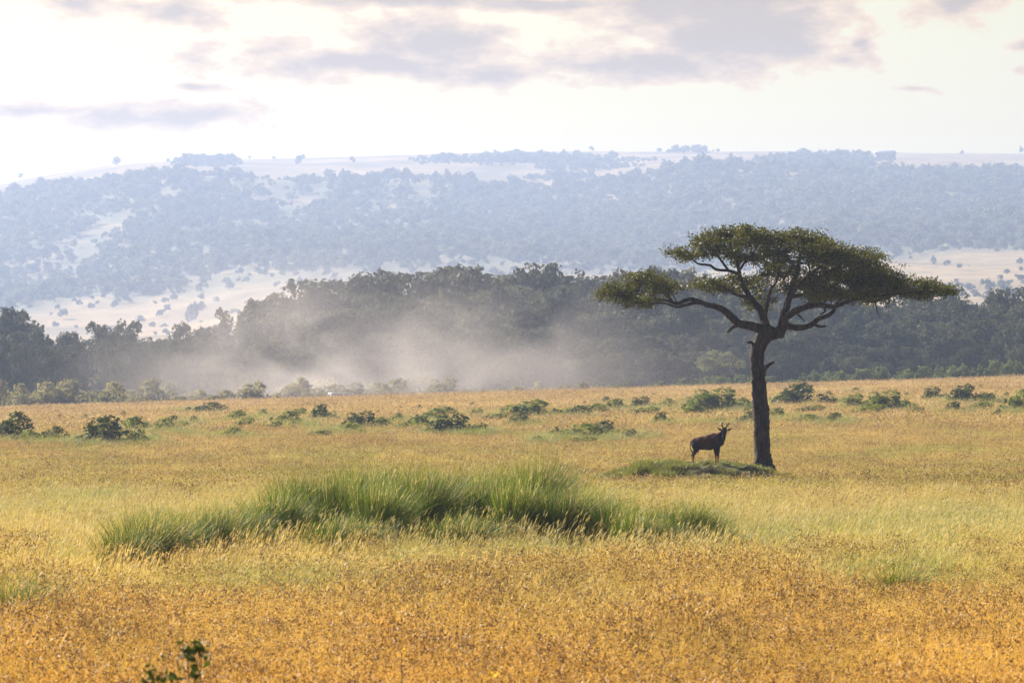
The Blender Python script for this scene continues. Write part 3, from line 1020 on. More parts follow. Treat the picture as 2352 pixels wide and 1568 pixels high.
STUBS = [[(925, 640, 13, -0.3), (890, 660, 10, -0.4), (868, 684, 6, -0.5)], [(1375, 640, 8, 0.7), (1405, 648, 7, 0.6), (1434, 646, 5, 0.5)],
         [(1022, 775, 10, -0.1), (1008, 742, 8, -0.2), (978, 741, 6, -0.25)], [(1068, 960, 13, -0.15), (1074, 900, 14, -0.25), (1095, 876, 9, -0.3), (1134, 850, 6, -0.35)],
         [(1095, 1135, 8, -0.2), (1108, 1120, 4, -0.25)], [(1260, 570, 6, 0), (1290, 600, 4, -0.1), (1310, 625, 2, -0.2)], [(1480, 560, 7, 1.2), (1492, 557, 5, 1.2)],
         [(1410, 530, 7, -0.8), (1418, 565, 6, -0.8), (1390, 582, 4, -0.8)], [(1700, 500, 4, -0.8), (1715, 560, 2.5, -0.8), (1728, 610, 1.2, -0.8)]]
for i, pts in enumerate(STUBS):
    tb = limb_mesh('b', pts, 8, 0.1, 4, 60 + i)[2]
    adopt(tree, link('broken_branch', np_mesh('broken_branch', tb[0], quads=tb[1], tris=tb[2], mats=[M['bark']], smooth=True)))

# crown lobes in tree picture units: cx, cy, rx, ry, depth centre, depth radius (m), twigs
LOBES = [(300, 455, 130, 40, -0.2, 1.6, 100), (420, 385, 110, 46, 0.2, 1.5, 120), (530, 425, 85, 44, 0, 1.3, 80), (360, 500, 150, 30, -0.6, 1.6, 90), (190, 465, 60, 36, 0, 0.9, 45),
         (600, 235, 60, 28, 0, 0.8, 35), (690, 220, 100, 48, 0, 1.3, 90), (800, 175, 110, 62, 0.2, 1.8, 150), (960, 125, 130, 48, 0.3, 2.2, 150),
         (950, 220, 150, 85, 0.6, 2.4, 190), (1090, 165, 120, 75, 0, 2.6, 170), (1290, 150, 130, 48, 0.4, 2.6, 170), (1360, 215, 130, 75, 0, 3.0, 190),
         (830, 405, 125, 42, 0.5, 2.0, 110), (760, 410, 55, 28, -0.4, 0.8, 30), (1010, 400, 110, 55, 1.2, 1.8, 80), (1190, 300, 190, 100, 0.2, 3.2, 260), (1470, 260, 140, 80, 0, 3.2, 220), (1610, 260, 130, 75, 0, 2.8, 190),
         (1500, 390, 230, 95, 0, 3.4, 360), (1700, 370, 160, 90, 0.2, 2.8, 280), (1840, 425, 160, 65, 0, 2.3, 220), (2010, 445, 120, 42, -0.4, 1.5, 130), (2110, 445, 60, 26, -0.6, 0.8, 40), (1640, 480, 190, 42, -0.4, 2.4, 170),
         (1310, 430, 120, 45, 0.8, 2.4, 80), (1050, 490, 70, 45, 0.6, 1.2, 40), (1400, 480, 110, 38, -0.6, 1.8, 70)]
r = np.random.default_rng(77)
att = []
for cx, cy_, rx, ry, dc_, dr_, k in LOBES:
    k = int(k * 0.98)
    d = unit(r.normal(size=(k, 3))) * (r.random((k, 1)) ** 0.42) * np.where(r.random((k, 1)) < 0.1, 1.16, 1.0)
    nc = max(3, k // 8)
    cl = d[:nc]
    d = cl[r.integers(0, nc, k)]
    jit = r.normal(size=(k, 3)) * np.array([0.20, 0.20, 0.10])
    for q, jj in zip(d, jit):
        att.append(jj + T_(cx + q[0] * rx, cy_ + q[2] * ry * (0.8 if q[2] > 0 else 1.0), dc_ + q[1] * dr_) - base)
att = np.array(att)
d0 = np.array([np.min(np.linalg.norm(nodes - a_, axis=1)) for a_ in att])
order = np.argsort(d0)
NP_ = np.zeros((len(nodes) + len(att) * 8, 3))
NP_[:len(nodes)] = nodes
cnt = len(nodes)
par = -np.ones(len(NP_), int)
ends = []
for i in order:
    a_ = att[i]
    dd = np.linalg.norm(NP_[:cnt] - a_, axis=1)
    # grow outward: prefer nodes below and nearer the trunk side
    j = int(np.argmin(dd))
    dist = dd[j]
    st = max(2, min(7, int(dist / 0.16)))
    p0 = NP_[j].copy()
    prev = j
    off = r.normal(size=3) * 0.10 * dist
    for s_ in range(1, st + 1):
        t = s_ / st
        q = p0 * (1 - t) + a_ * t + off * math.sin(math.pi * t) + np.array([0, 0, 0.10 * dist * math.sin(math.pi * t)])
        NP_[cnt] = q
        par[cnt] = prev
        prev = cnt
        cnt += 1
    ends.append(prev)
load = np.zeros(cnt)
for e in ends:
    load[e] += 1
for i in range(cnt - 1, len(nodes) - 1, -1):
    load[par[i]] += load[i]
segs = np.arange(len(nodes), cnt)
A, B = NP_[par[segs]], NP_[segs]
rad = np.clip(0.0065 * load[segs] ** 0.45, 0.006, 0.045)
dirn = unit(B - A)
U = unit(np.cross(dirn, np.array([0.3, 0.8, 0.5])))
W = np.cross(dirn, U)
ring = []
for k in range(4):
    an = k * math.pi / 2
    o_ = (math.cos(an) * U + math.sin(an) * W) * rad[:, None]
    ring.append((A - dirn * rad[:, None] * 0.5 + o_, B + dirn * rad[:, None] * 0.5 + o_ * 0.9))
V = np.stack([q for pair in ring for q in pair], 1).reshape(-1, 3)
bs = np.arange(len(segs)) * 8
Q = np.vstack([np.stack([bs + 2 * k, bs + 2 * ((k + 1) % 4), bs + 2 * ((k + 1) % 4) + 1, bs + 2 * k + 1], 1) for k in range(4)])
tw = adopt(tree, link('twig', np_mesh('twig', V, quads=Q, mats=[M['bark']])))
tw['kind'] = 'stuff'
# leaves in sprays round the twig ends
E = NP_[np.array(ends)]
per = 19
C = np.repeat(E, per, 0) + r.normal(size=(len(E) * per, 3)) * np.array([0.115, 0.115, 0.07])
N = unit(r.normal(size=C.shape) + np.array([0, 0, 0.5]))
sz = r.uniform(0.027, 0.058, len(C))
V = leaf_quads(C, N, sz, r, 0.62)
ti = np.repeat(np.clip(np.repeat(r.random(len(E)), per) * 0.6 + r.random(len(C)) * 0.4, 0, 1), 4)
adopt(tree, link('crown', np_mesh('crown', V, quads=np.arange(len(V)).reshape(-1, 4), mats=[M['acacia_leaf']], tint=ti)))


# ------------------------------------------------------------------ the antelope (one continuous surface from blended round cones)
def round_cone(G, a, b, r1, r2):
    a, b = np.array(a), np.array(b)
    ba = b - a
    t = np.clip(((G - a) @ ba) / (ba @ ba), 0, 1)
    return np.linalg.norm(G - a - t[..., None] * ba, axis=-1) - (r1 + (r2 - r1) * t)


def smin(a, b, k):
    h = np.clip(0.5 + 0.5 * (b - a) / k, 0, 1)
    return b * (1 - h) + a * h - k * h * (1 - h)


def surface_nets(F, lo, h):
    s = F < 0
    nx, ny, nz = F.shape
    c = np.zeros((nx - 1, ny - 1, nz - 1), int)
    corners = [(i, j, k) for i in (0, 1) for j in (0, 1) for k in (0, 1)]
    for i, j, k in corners:
        c += s[i:nx - 1 + i, j:ny - 1 + j, k:nz - 1 + k]
    act = (c > 0) & (c < 8)
    idx = -np.ones(act.shape, int)
    I = np.argwhere(act)
    idx[act] = np.arange(len(I))
    acc = np.zeros((len(I), 3))
    num = np.zeros(len(I))
    for a in corners:
        for ax in range(3):
            if a[ax] == 1:
                continue
            b = list(a)
            b[ax] = 1
            fa = F[I[:, 0] + a[0], I[:, 1] + a[1], I[:, 2] + a[2]]
            fb = F[I[:, 0] + b[0], I[:, 1] + b[1], I[:, 2] + b[2]]
            m = (fa < 0) != (fb < 0)
            t = np.where(m, fa / (fa - fb + 1e-12), 0)
            p_ = I + np.array(a) + 0.0
            p_[:, ax] = p_[:, ax] + t
            acc[m] += p_[m]
            num[m] += 1
    V = lo + h * acc / num[:, None]
    quads = []
    for ax in range(3):
        b = [0, 0, 0]
        b[ax] = 1
        s0 = s[:nx - b[0], :ny - b[1], :nz - b[2]]
        s1 = s[b[0]:, b[1]:, b[2]:]
        E_ = np.argwhere(s0 != s1)
        o1, o2 = [q for q in range(3) if q != ax]
        E_ = E_[(E_[:, o1] > 0) & (E_[:, o2] > 0)]
        E_ = E_[(E_[:, o1] < F.shape[o1] - 1) & (E_[:, o2] < F.shape[o2] - 1)]
        d1 = np.zeros(3, int)
        d1[o1] = 1
        d2 = np.zeros(3, int)
        d2[o2] = 1
        q = [idx[tuple((E_ - d).T)] for d in (d1 + d2, d2, 0 * d1, d1)]
        q = np.stack(q, 1)
        flip = s0[tuple(E_.T)]
        if ax == 1:
            flip = ~flip
        q[~flip] = q[~flip][:, ::-1]
        quads.append(q)
    return V, np.vstack(quads)


topi_loc = P(1620.7, 1062, 204.6)
tz = min(float(full_z(topi_loc[0] + dx, topi_loc[1] + dy)) for dx, dy in ((-.42, .05), (-.44, .30), (.44, -.22), (.37, -.02))) - 0.015
topi = empty('antelope', (topi_loc[0], topi_loc[1], tz))
tag(topi, 'dark brown antelope with black face and upright horns standing on the mound facing the camera', 'antelope')
K = 569.0


def tp(x, y, d):
    return np.array([(x - 640) / K, d, (1112 - y) / K])


CONES = [  # a, b, ra, rb, blend
    (tp(445, 590, .17), tp(560, 602, .10), .165, .225, .05), (tp(560, 602, .10), tp(710, 600, 0), .235, .25, .05), (tp(710, 600, 0), tp(835, 560, -.08), .245, .225, .05),
    (tp(400, 600, .2), tp(430, 650, .18), .12, .13, .05),
    (tp(830, 470, -.06), tp(860, 520, -.08), .12, .17, .06), (tp(790, 460, -.05), tp(700, 500, 0), .10, .12, .06), (tp(840, 560, -.1), tp(925, 585, -.16), .20, .155, .05),
    (tp(890, 500, -.12), tp(985, 400, -.22), .175, .095, .05), (tp(985, 400, -.22), tp(1015, 335, -.25), .095, .09, .04), (tp(940, 560, -.17), tp(985, 480, -.2), .13, .10, .05),
    # head: brow to muzzle, turned to the camera
    (tp(1020, 325, -.27), tp(1020, 375, -.36), .088, .078, .03), (tp(1020, 375, -.36), tp(1006, 500, -.47), .076, .052, .03), (tp(1006, 500, -.47), tp(1004, 530, -.48), .054, .050, .02),
    # hind legs
    (tp(430, 650, .08), tp(455, 730, .06), .135, .10, .04), (tp(455, 730, .06), tp(392, 850, .05), .085, .040, .03), (tp(392, 850, .05), tp(396, 905, .05), .036, .027, .02), (tp(396, 905, .05), tp(400, 1050, .05), .025, .022, .015),
    (tp(400, 1050, .05), tp(408, 1080, .03), .027, .025, .01), (tp(408, 1080, .03), tp(412, 1104, .01), .028, .032, .01),
    (tp(440, 650, .30), tp(450, 730, .30), .12, .095, .04), (tp(450, 730, .30), tp(376, 848, .30), .08, .038, .03), (tp(376, 848, .30), tp(384, 905, .30), .035, .026, .02), (tp(384, 905, .30), tp(388, 1045, .30), .025, .022, .015),
    (tp(388, 1045, .30), tp(392, 1100, .28), .026, .031, .01),
    # fore legs
    (tp(875, 640, -.20), tp(888, 780, -.22), .12, .065, .04), (tp(888, 780, -.22), tp(893, 890, -.22), .055, .038, .02), (tp(893, 890, -.22), tp(890, 920, -.22), .036, .028, .015), (tp(890, 920, -.22), tp(888, 1050, -.22), .025, .022, .015),
    (tp(888, 1050, -.22), tp(895, 1104, -.25), .026, .032, .01),
    (tp(840, 640, -.02), tp(845, 780, -.02), .11, .06, .04), (tp(845, 780, -.02), tp(846, 890, -.02), .052, .037, .02), (tp(846, 890, -.02), tp(848, 920, -.02), .034, .027, .015), (tp(848, 920, -.02), tp(850, 1050, -.02), .025, .022, .015),
    (tp(850, 1050, -.02), tp(852, 1102, -.04), .026, .031, .01),
    # tail root
    (tp(392, 560, .22), tp(345, 580, .24), .05, .022, .03),
]
hh = 0.0115
lo = np.array([-0.66, -0.66, -0.03])
hi = np.array([0.98, 0.52, 1.52])
ax_ = [np.arange(lo[i], hi[i], hh) for i in range(3)]
F = np.full([len(a) for a in ax_], 9.0)
for a, b, r1, r2, k in CONES:
    R_ = max(r1, r2) + 0.16
    mn, mx = np.minimum(a, b) - R_, np.maximum(a, b) + R_
    sl = tuple(slice(max(0, int((mn[i] - lo[i]) / hh)), max(1, int((mx[i] - lo[i]) / hh) + 2)) for i in range(3))
    G = np.stack(np.meshgrid(*[ax_[i][sl[i]] for i in range(3)], indexing='ij'), -1)
    F[sl] = smin(F[sl], round_cone(G, a, b, r1, r2), k)
V, Q = surface_nets(F, lo, hh)
brown, black, tan = np.array([0.060, 0.020, 0.013]), np.array([0.012, 0.010, 0.012]), np.array([0.30, 0.13, 0.05])
col = np.tile(brown, (len(V), 1))


def blend(mask, c):
    global col
    col = col * (1 - mask[:, None]) + c * mask[:, None]


blob = lambda p_, s: np.exp(-np.sum(((V - p_) / np.array(s)) ** 2, 1))
blend(np.clip(1.3 * blob(tp(880, 680, -.15), (.2, .4, .22)), 0, 1), black)
blend(np.clip(1.3 * blob(tp(420, 680, .1), (.17, .5, .24)), 0, 1), black)
blend(sstep((0.47 - V[:, 2]) / 0.10), tan)
hs_ = (V[:, 0] > 0.45) & (V[:, 2] > 0.95) & (V[:, 1] < -0.26)
blend(hs_.astype(float), black)
blend(np.clip(0.8 * blob(tp(1010, 540, -.5), (.06, .06, .04)), 0, 1), np.array([.05, .035, .03]))
blend(((V[:, 2] < 0.035)).astype(float), np.array([.02, .016, .014]))
m, n = new_mat('antelope_coat')
cc = n.n('ShaderNodeAttribute', attribute_name='coat').outputs['Color']
f = n.noise(n.n('ShaderNodeTexCoord').outputs['Object'], 60, 3)
cc = n.mix(0.35, cc, n.ramp(f, [(0.3, (0.6, 0.6, 0.6)), (0.7, (1.3, 1.3, 1.3))]), 'MULTIPLY')
p = n.n('ShaderNodeBsdfPrincipled', {'Base Color': cc, 'Roughness': 0.8, 'Specular IOR Level': 0.04})
n.n('ShaderNodeOutputMaterial', {'Surface': p.outputs[0]})
M['coat'] = m
adopt(topi, link('body', np_mesh('body', V, quads=Q, mats=[m], smooth=True, col=col)))
M['horn'] = plain_mat('horn', (0.022, 0.017, 0.015), 0.9, scale=40, bump=0.2)
M['ear'] = plain_mat('ear_hair', (0.07, 0.03, 0.02), 0.8)
M['eye'] = plain_mat('eye', (0.01, 0.008, 0.008), 0.1)
M['tail'] = plain_mat('tail_hair', (0.035, 0.02, 0.016), 0.8)
for pts in ([(996, 300, -.27), (982, 262, -.25), (968, 225, -.22), (975, 195, -.20), (1012, 172, -.19)], [(1044, 300, -.27), (1060, 265, -.25), (1082, 232, -.22), (1102, 205, -.20), (1106, 182, -.19)]):
    Pn, Rn = catmull([tp(*q) for q in pts], [.028, .026, .023, .018, .008], 7)
    Rn = Rn * (1 + 0.10 * np.sin(np.arange(len(Rn)) * 2.2))
    tb = tube(Pn, Rn, 10)
    adopt(topi, link('horn', np_mesh('horn', tb[0], quads=tb[1], tris=tb[2], mats=[M['horn']], smooth=True)))
for x0, y0, x1, y1 in ((970, 342, 868, 288), (1075, 348, 1184, 290)):
    Pn, Rn = catmull([tp(x0, y0, -.27), tp(x0 * .6 + x1 * .4, y0 * .6 + y1 * .4, -.28), tp(x1, y1, -.27)], [.022, .042, .004], 6)
    tb = tube(Pn, Rn, 10)
    Vt = tb[0].copy()
    Vt[:, 1] = -.27 + (Vt[:, 1] + .27) * 0.4
    adopt(topi, link('ear', np_mesh('ear', Vt, quads=tb[1], tris=tb[2], mats=[M['ear']], smooth=True)))
for ex in (982, 1058):
    Pn = np.array([tp(ex, 352, -.372 + q) for q in np.linspace(-.014, .014, 7)])
    tb = tube(Pn, 0.015 * np.sqrt(np.clip(1 - np.linspace(-1, 1, 7) ** 2, 0.02, 1)), 10)
    adopt(topi, link('eye', np_mesh('eye', tb[0], quads=tb[1], tris=tb[2], mats=[M['eye']], smooth=True)))
Pn, Rn = catmull([tp(345, 578, .24), tp(330, 620, .25), tp(329, 690, .25), tp(345, 750, .24), tp(372, 795, .23), tp(392, 812, .22)], [.020, .014, .014, .024, .022, .004], 5)
tb = tube(Pn, Rn, 9, 0.06, 3)
adopt(topi, link('tail', np_mesh('tail', tb[0], quads=tb[1], tris=tb[2], mats=[M['tail']], smooth=True)))

# ------------------------------------------------------------------ bushes on the plain
def bush_lobes(seed, wide):
    r = np.random.default_rng(seed)
    L = [(r.uniform(-.10, .10), 0, 0.32, 0.36, 0.34, 0.46)]
    for i in range(8):      # low skirt down to the ground
        a = -0.46 + 0.92 * i / 7
        rr = r.uniform(0.13, 0.19)
        L.append((a, r.uniform(-0.30, 0.10), r.uniform(0.02, 0.12), rr, rr, rr * 1.2))
    for i in range(wide + 3):
        a = r.uniform(-0.50, 0.50)
        rr = r.uniform(0.10, 0.21)
        L.append((a, r.uniform(-0.25, 0.25), r.uniform(0.0, 0.60) * (1 - 1.5 * abs(a)), rr, rr, rr * r.uniform(1.1, 2.0)))
    return L


BUSH = {}
for mat in ('bush_leaf', 'bush_dark', 'bush_yellow', 'edge_leaf', 'edge_green'):
    BUSH[mat] = []
    for i in range(3):
        V, Q, t = leafy(bush_lobes(300 + i * 7 + len(mat), 6 + i), 2200, 0.044, 310 + i, sub=11, subr=0.40)
        V[:, 2] = np.maximum(V[:, 2], -0.03)
        BUSH[mat].append(np_mesh('foliage', V, quads=Q, mats=[M[mat]], tint=t))
st = merge([tube(*catmull([(0, 0, -0.1), (dx * 0.5, dy * 0.5, 0.15), (dx, dy, 0.45)], [0.03, 0.02, 0.01], 3), 5, 0.05, 1) for dx, dy in ((.2, .1), (-.2, .15), (.05, -.22), (-.1, -.1))])
STEM = np_mesh('stem', st[0], quads=st[1], tris=st[2], mats=[M['far_bark']], smooth=True)


def bush(px, py, wpx, hpx, mat, label, group=None, sink=0.12, D=None, name='bush', parts=True):
    if D is None:
        X0, Y0, Z0 = ground_hit(px, py, 0.28)
        hpx = hpx + 0.28 * FPX / Y0
    else:
        X0, Y0 = (px - CX) * D / FPX, D
        Z0 = float(plain_z(X0, Y0))
    k = Y0 / FPX
    e = empty(name, (X0, Y0, Z0 - sink), random.uniform(-0.5, 0.5))
    e.scale = (wpx * k, wpx * k * random.uniform(0.8, 1.1), hpx * k * 1.08 + sink)
    adopt(e, link('foliage', random.choice(BUSH[mat])))
    if parts:
        adopt(e, link('stem', STEM))
    tag(e, label, 'bush', group)
    return e


G_, D_, Y_ = 'bush_leaf', 'bush_dark', 'bush_yellow'
BL = [(18, 1008, 92, 62, D_, 'dark bush cut by the left edge of the picture'), (113, 1012, 84, 34, D_, 'low dark bush between the left-edge bush and the biggest bush on the left'),
      (252, 1013, 120, 56, D_, 'biggest dark rounded bush in the left of the meadow'), (322, 1008, 46, 24, G_, 'ragged bush skirt touching the right side of the biggest left bush'),
      (185, 1014, 60, 14, Y_, 'low yellow-green growth at the foot of the biggest left bush'), (52, 1012, 60, 28, G_, 'small green bush tucked right of the left-edge bush'),
      (318, 986, 76, 30, G_, 'green bush rising just behind the biggest left bush'), (385, 988, 64, 28, G_, 'green bush right of the bush behind the biggest left one'),
      (400, 968, 34, 15, D_, 'small dark bush left of its twin behind the left green bushes'), (438, 968, 30, 15, D_, 'small dark bush right of its twin behind the left green bushes'), (416, 991, 26, 10, D_, 'tiny brown-green bush right in front of the left green bushes'),
      (522, 999, 72, 20, Y_, 'low bright yellow-green bush alone in the left middle of the meadow'), (468, 945, 88, 22, D_, 'dark wide bush on the far meadow below the pale scrub'), (425, 944, 30, 10, G_, 'small bush at the left tip of the dark far bush'),
      (550, 962, 60, 20, G_, 'spiky dark green bush right of the dark far bush'), (607, 954, 30, 16, G_, 'small green bush between two larger far bushes'), (648, 971, 68, 28, G_, 'rounded green bush left of the dark dome bush'),
      (695, 953, 48, 18, G_, 'flat green bush touching the dark dome bush'), (741, 961, 54, 32, D_, 'dark dome-shaped bush in the dusty middle distance'), (685, 975, 36, 15, G_, 'small green bush in front of the dark dome bush'),
      (785, 990, 84, 20, Y_, 'long low yellow-green bush below the dark middle bush'), (838, 980, 82, 38, D_, 'dark bush with a low right shoulder in the middle of the meadow'), (908, 966, 32, 19, D_, 'small round brown-green bush between the middle bushes'),
      (985, 965, 74, 28, G_, 'upper green bush just left of the pointed dark bush'), (972, 979, 84, 24, G_, 'lower green bush just left of the pointed dark bush'), (1052, 991, 110, 42, D_, 'wide dark pointed bush in the centre of the meadow'),
      (1110, 988, 36, 14, G_, 'small bush at the right foot of the pointed dark bush'), (1100, 950, 40, 14, G_, 'small far bush above the pointed dark bush'),
      (1240, 951, 130, 34, G_, 'wide green bush on the far meadow right of centre'), (1315, 952, 74, 22, D_, 'dark right end of the wide far bush right of centre'), (1200, 972, 64, 24, D_, 'dark low bush below the left end of the wide far bush'),
      (1320, 1002, 130, 30, G_, 'long sparse green bush left of the antelope'), (1395, 998, 70, 32, D_, 'upright bush at the right end of the long sparse bush'), (1272, 1002, 30, 24, D_, 'dark upright bush at the left end of the long sparse bush'),
      (1238, 1010, 32, 12, D_, 'tiny bush left of the long sparse bush'), (1455, 1003, 44, 20, D_, 'thin scrubby bush nearest to the left of the antelope'),
      (1420, 938, 60, 22, G_, 'green bush left of the dark pair on the far meadow'), (1478, 936, 52, 28, D_, 'dark rounded bush on the far meadow above the antelope'), (1524, 934, 48, 20, G_, 'small green bush left of the big dome bush'),
      (1570, 922, 44, 12, G_, 'small far bush behind the left side of the big dome bush'), (1656, 937, 124, 48, G_, 'big green dome bush left of the tree trunk'), (1522, 968, 42, 22, D_, 'small dark bush above the antelope'),
      (1650, 968, 60, 10, G_, 'low bush line behind the horns of the antelope'), (1710, 968, 44, 24, D_, 'dark bush touching the left side of the tree trunk'),
      (1790, 956, 50, 20, G_, 'bush touching the right side of the tree trunk'), (1842, 924, 104, 42, D_, 'dark dome bush right of the tree trunk on the far meadow'), (1785, 922, 40, 22, G_, 'small bush between the tree trunk and the dark dome'),
      (1840, 966, 80, 16, G_, 'long low bush right of the tree trunk'), (1920, 965, 50, 18, D_, 'dark right end of the long low bush right of the trunk'), (1932, 922, 34, 10, D_, 'tiny bush right of the dark dome bush'),
      (1972, 934, 58, 32, G_, 'upright green bush left of the large right-hand bush'), (2042, 938, 96, 44, G_, 'large green humped bush right of the tree'),
      (2150, 914, 48, 26, D_, 'small dark dome bush on the rise at right'), (2225, 919, 68, 38, D_, 'dark tall bush on the rise near the right edge'), (2275, 921, 44, 18, D_, 'low dark bush right of the tall one on the rise'),
      (2195, 940, 48, 18, D_, 'low brown bush in front of the dark tall bush at right'), (2335, 940, 64, 46, G_, 'green bush cut by the right edge of the picture'), (1394, 922, 28, 12, D_, 'tiny dark bush far out above the long sparse bush'),
      (1966, 898, 24, 9, D_, 'tiny dark bush near the skyline of the right meadow')]
for px, py, wp, hp, mt, lab in BL:
    bush(px, py, wp * 1.22, hp * 1.2, mt, lab, 'bushes scattered over the meadow')
FLAT = [(340, 1001, 70, 'at the right foot of the biggest left bush'), (420, 979, 80, 'below the small twin bushes on the left'), (200, 1003, 60, 'between the two dark bushes on the left'),
        (690, 968, 90, 'joining the dark dome bush to its left neighbour'), (640, 979, 70, 'in front of the rounded green bush left of the dome'), (880, 975, 80, 'right of the dark bush with the low shoulder'),
        (745, 997, 110, 'in front of the yellow-green growth in the middle'), (930, 982, 60, 'left of the twin green bushes in the centre'), (1010, 950, 90, 'behind the pointed dark bush'),
        (1150, 958, 110, 'between the pointed bush and the wide far bush'), (1180, 945, 80, 'at the left tip of the wide far bush'), (1370, 944, 90, 'at the right tip of the wide far bush'),
        (1350, 1010, 120, 'in front of the long sparse bush'), (1500, 946, 110, 'in front of the dark pair on the far meadow'), (1600, 946, 90, 'at the left foot of the big green dome'),
        (1730, 942, 60, 'between the big green dome and the trunk'), (1880, 942, 100, 'in front of the dark dome right of the trunk'), (2010, 946, 110, 'left of the large humped bush at right'),
        (2110, 944, 80, 'right of the large humped bush'), (2260, 936, 100, 'in front of the dark bushes on the rise'), (575, 975, 70, 'in front of the spiky bush left of centre'), (300, 972, 70, 'behind the green bushes on the left')]
for i, (px, py, wp, lab) in enumerate(FLAT):
    bush(px, py, wp, 11 + 5 * (i % 3), (G_, G_, Y_)[i % 3] if i % 4 else G_, 'flat spreading green scrub ' + lab, 'flat scrub patches on the meadow', name='scrub_patch', parts=False)
rb = random.Random(5)
for px, py, wp in [(140, 955, 18), (165, 957, 12), (193, 956, 20), (240, 958, 10), (60, 957, 14), (285, 951, 24)]:
    bush(px, py, wp, wp * 0.38, D_, 'tiny dark shrub dotted on the far meadow at left', 'tiny shrubs on the far left meadow', parts=False, sink=0.05)
for px, py, wp in [(965, 935, 20), (1085, 928, 18), (1150, 940, 16), (870, 945, 14), (1340, 925, 16), (1500, 905, 14)]:
    bush(px, py, wp, wp * 0.4, D_, 'tiny dark shrub dotted on the far meadow in the middle', 'tiny shrubs on the far middle meadow', parts=False, sink=0.05)
for px, py, wp in [(2080, 905, 16), (2130, 896, 22), (2250, 888, 16), (2310, 905, 18), (1900, 905, 20), (2290, 945, 22)]:
    bush(px, py, wp, wp * 0.4, D_, 'tiny dark shrub dotted on the rise at right', 'tiny shrubs on the right rise', parts=False, sink=0.05)

sx, sy, ss = [], [], []
r = np.random.default_rng(15)
for px, py, wp, hp, mt, lab in BL:
    for k in range(int(9 + wp / 5)):
        X0, Y0, _ = ground_hit(px + r.normal(0, 0.55) * wp, py + r.normal(0, 3.0), 0.28)
        sx.append(X0)
        sy.append(Y0)
sx, sy = np.array(sx), np.array(sy)
scatter('bush_skirt_grass', np.stack([sx, sy, plain_z(sx, sy)], 1), np.stack([0 * sx, 0 * sx, r.normal(0, 1, len(sx))], 1),
        np.stack([r.uniform(1.2, 2.4, len(sx)), r.uniform(1.2, 2.4, len(sx)), r.uniform(0.65, 1.3, len(sx))], 1), r.integers(0, 5, len(sx)), green_protos, 'green grass growing round the meadow bushes')

# scrub along the forest edge
def in_order(xs, first, noun):
    """labels counted along a row, for those in the frame"""
    out = []
    n_ = 0
    for q in xs:
        if -15 < q < 2367 and n_ < 15:
            out.append('%s %s' % (ORD[n_], noun))
            n_ += 1
        else:
            out.append(first)
    return out


def scrub_row(xs, wr, hfun, mat, dr, sink, first, noun, group):
    xs = sorted(xs)
    for q, lab in zip(xs, in_order(xs, first, noun)):
        bush(q, 0, rb.uniform(*wr), hfun(q), mat, lab, group, D=rb.uniform(*dr), sink=sink, name='scrub_bush')


lh = lambda q: max(24, 62 - 0.022 * max(q, 0) + rb.uniform(-26, 20)) + 18
for a, b, noun in ((-60, 240, 'pale olive scrub bush from the left edge in the band under the dark trees'), (240, 520, 'pale olive scrub bush right of the forest gap, counted rightward'),
                   (520, 780, 'dust-veiled scrub bush from the left in the dust, left of the truck'), (780, 1050, 'dust-veiled scrub bush from the truck rightward in the dust')):
    scrub_row([q + rb.uniform(-10, 10) for q in np.arange(a + 12, b, 24)], (70, 110), lh, 'edge_leaf', (712, 734), 0.1, 'pale olive scrub bush at the end of the band below the dark forest', noun, 'scrub along the forest edge on the left')
scrub_row([30 + k * 48 + rb.uniform(-20, 20) for k in range(12)], (60, 100), lambda q: rb.uniform(18, 38), 'edge_leaf', (704, 709), 0.1, 'low olive scrub bush at the front of the left band',
          'low olive scrub bush from the left edge at the front of the band', 'front scrub on the left')
scrub_row([1075 + k * 32 + rb.uniform(-10, 10) for k in range(10)], (40, 62), lambda q: rb.uniform(38, 56), 'edge_leaf', (716, 724), 0.12, 'rounded pale scrub bush at the dusty forest foot',
          'rounded pale scrub bush from the left at the dusty forest foot, centre', 'scrub at the forest foot in the centre')
rh = lambda q: 42 + 24 * max(0, (q - 1700) / 650) + rb.uniform(-12, 14)
for a, b, noun in ((1400, 1740, 'green bush leftward scrub row below the forest, counted towards the trunk'), (1760, 2060, 'green bush rightward from the trunk in the band below the dark forest'),
                   (2060, 2420, 'green bush towards the right edge in the band below the dark forest')):
    scrub_row([q + rb.uniform(-12, 12) for q in np.arange(a + 12, b, 29.5)], (46, 84), rh, 'edge_green', (716, 730), 0.12, 'green bush at the far right end of the band below the forest', noun.replace('leftward scrub row', 'in the scrub row'),
              'green bushes along the forest edge on the right')

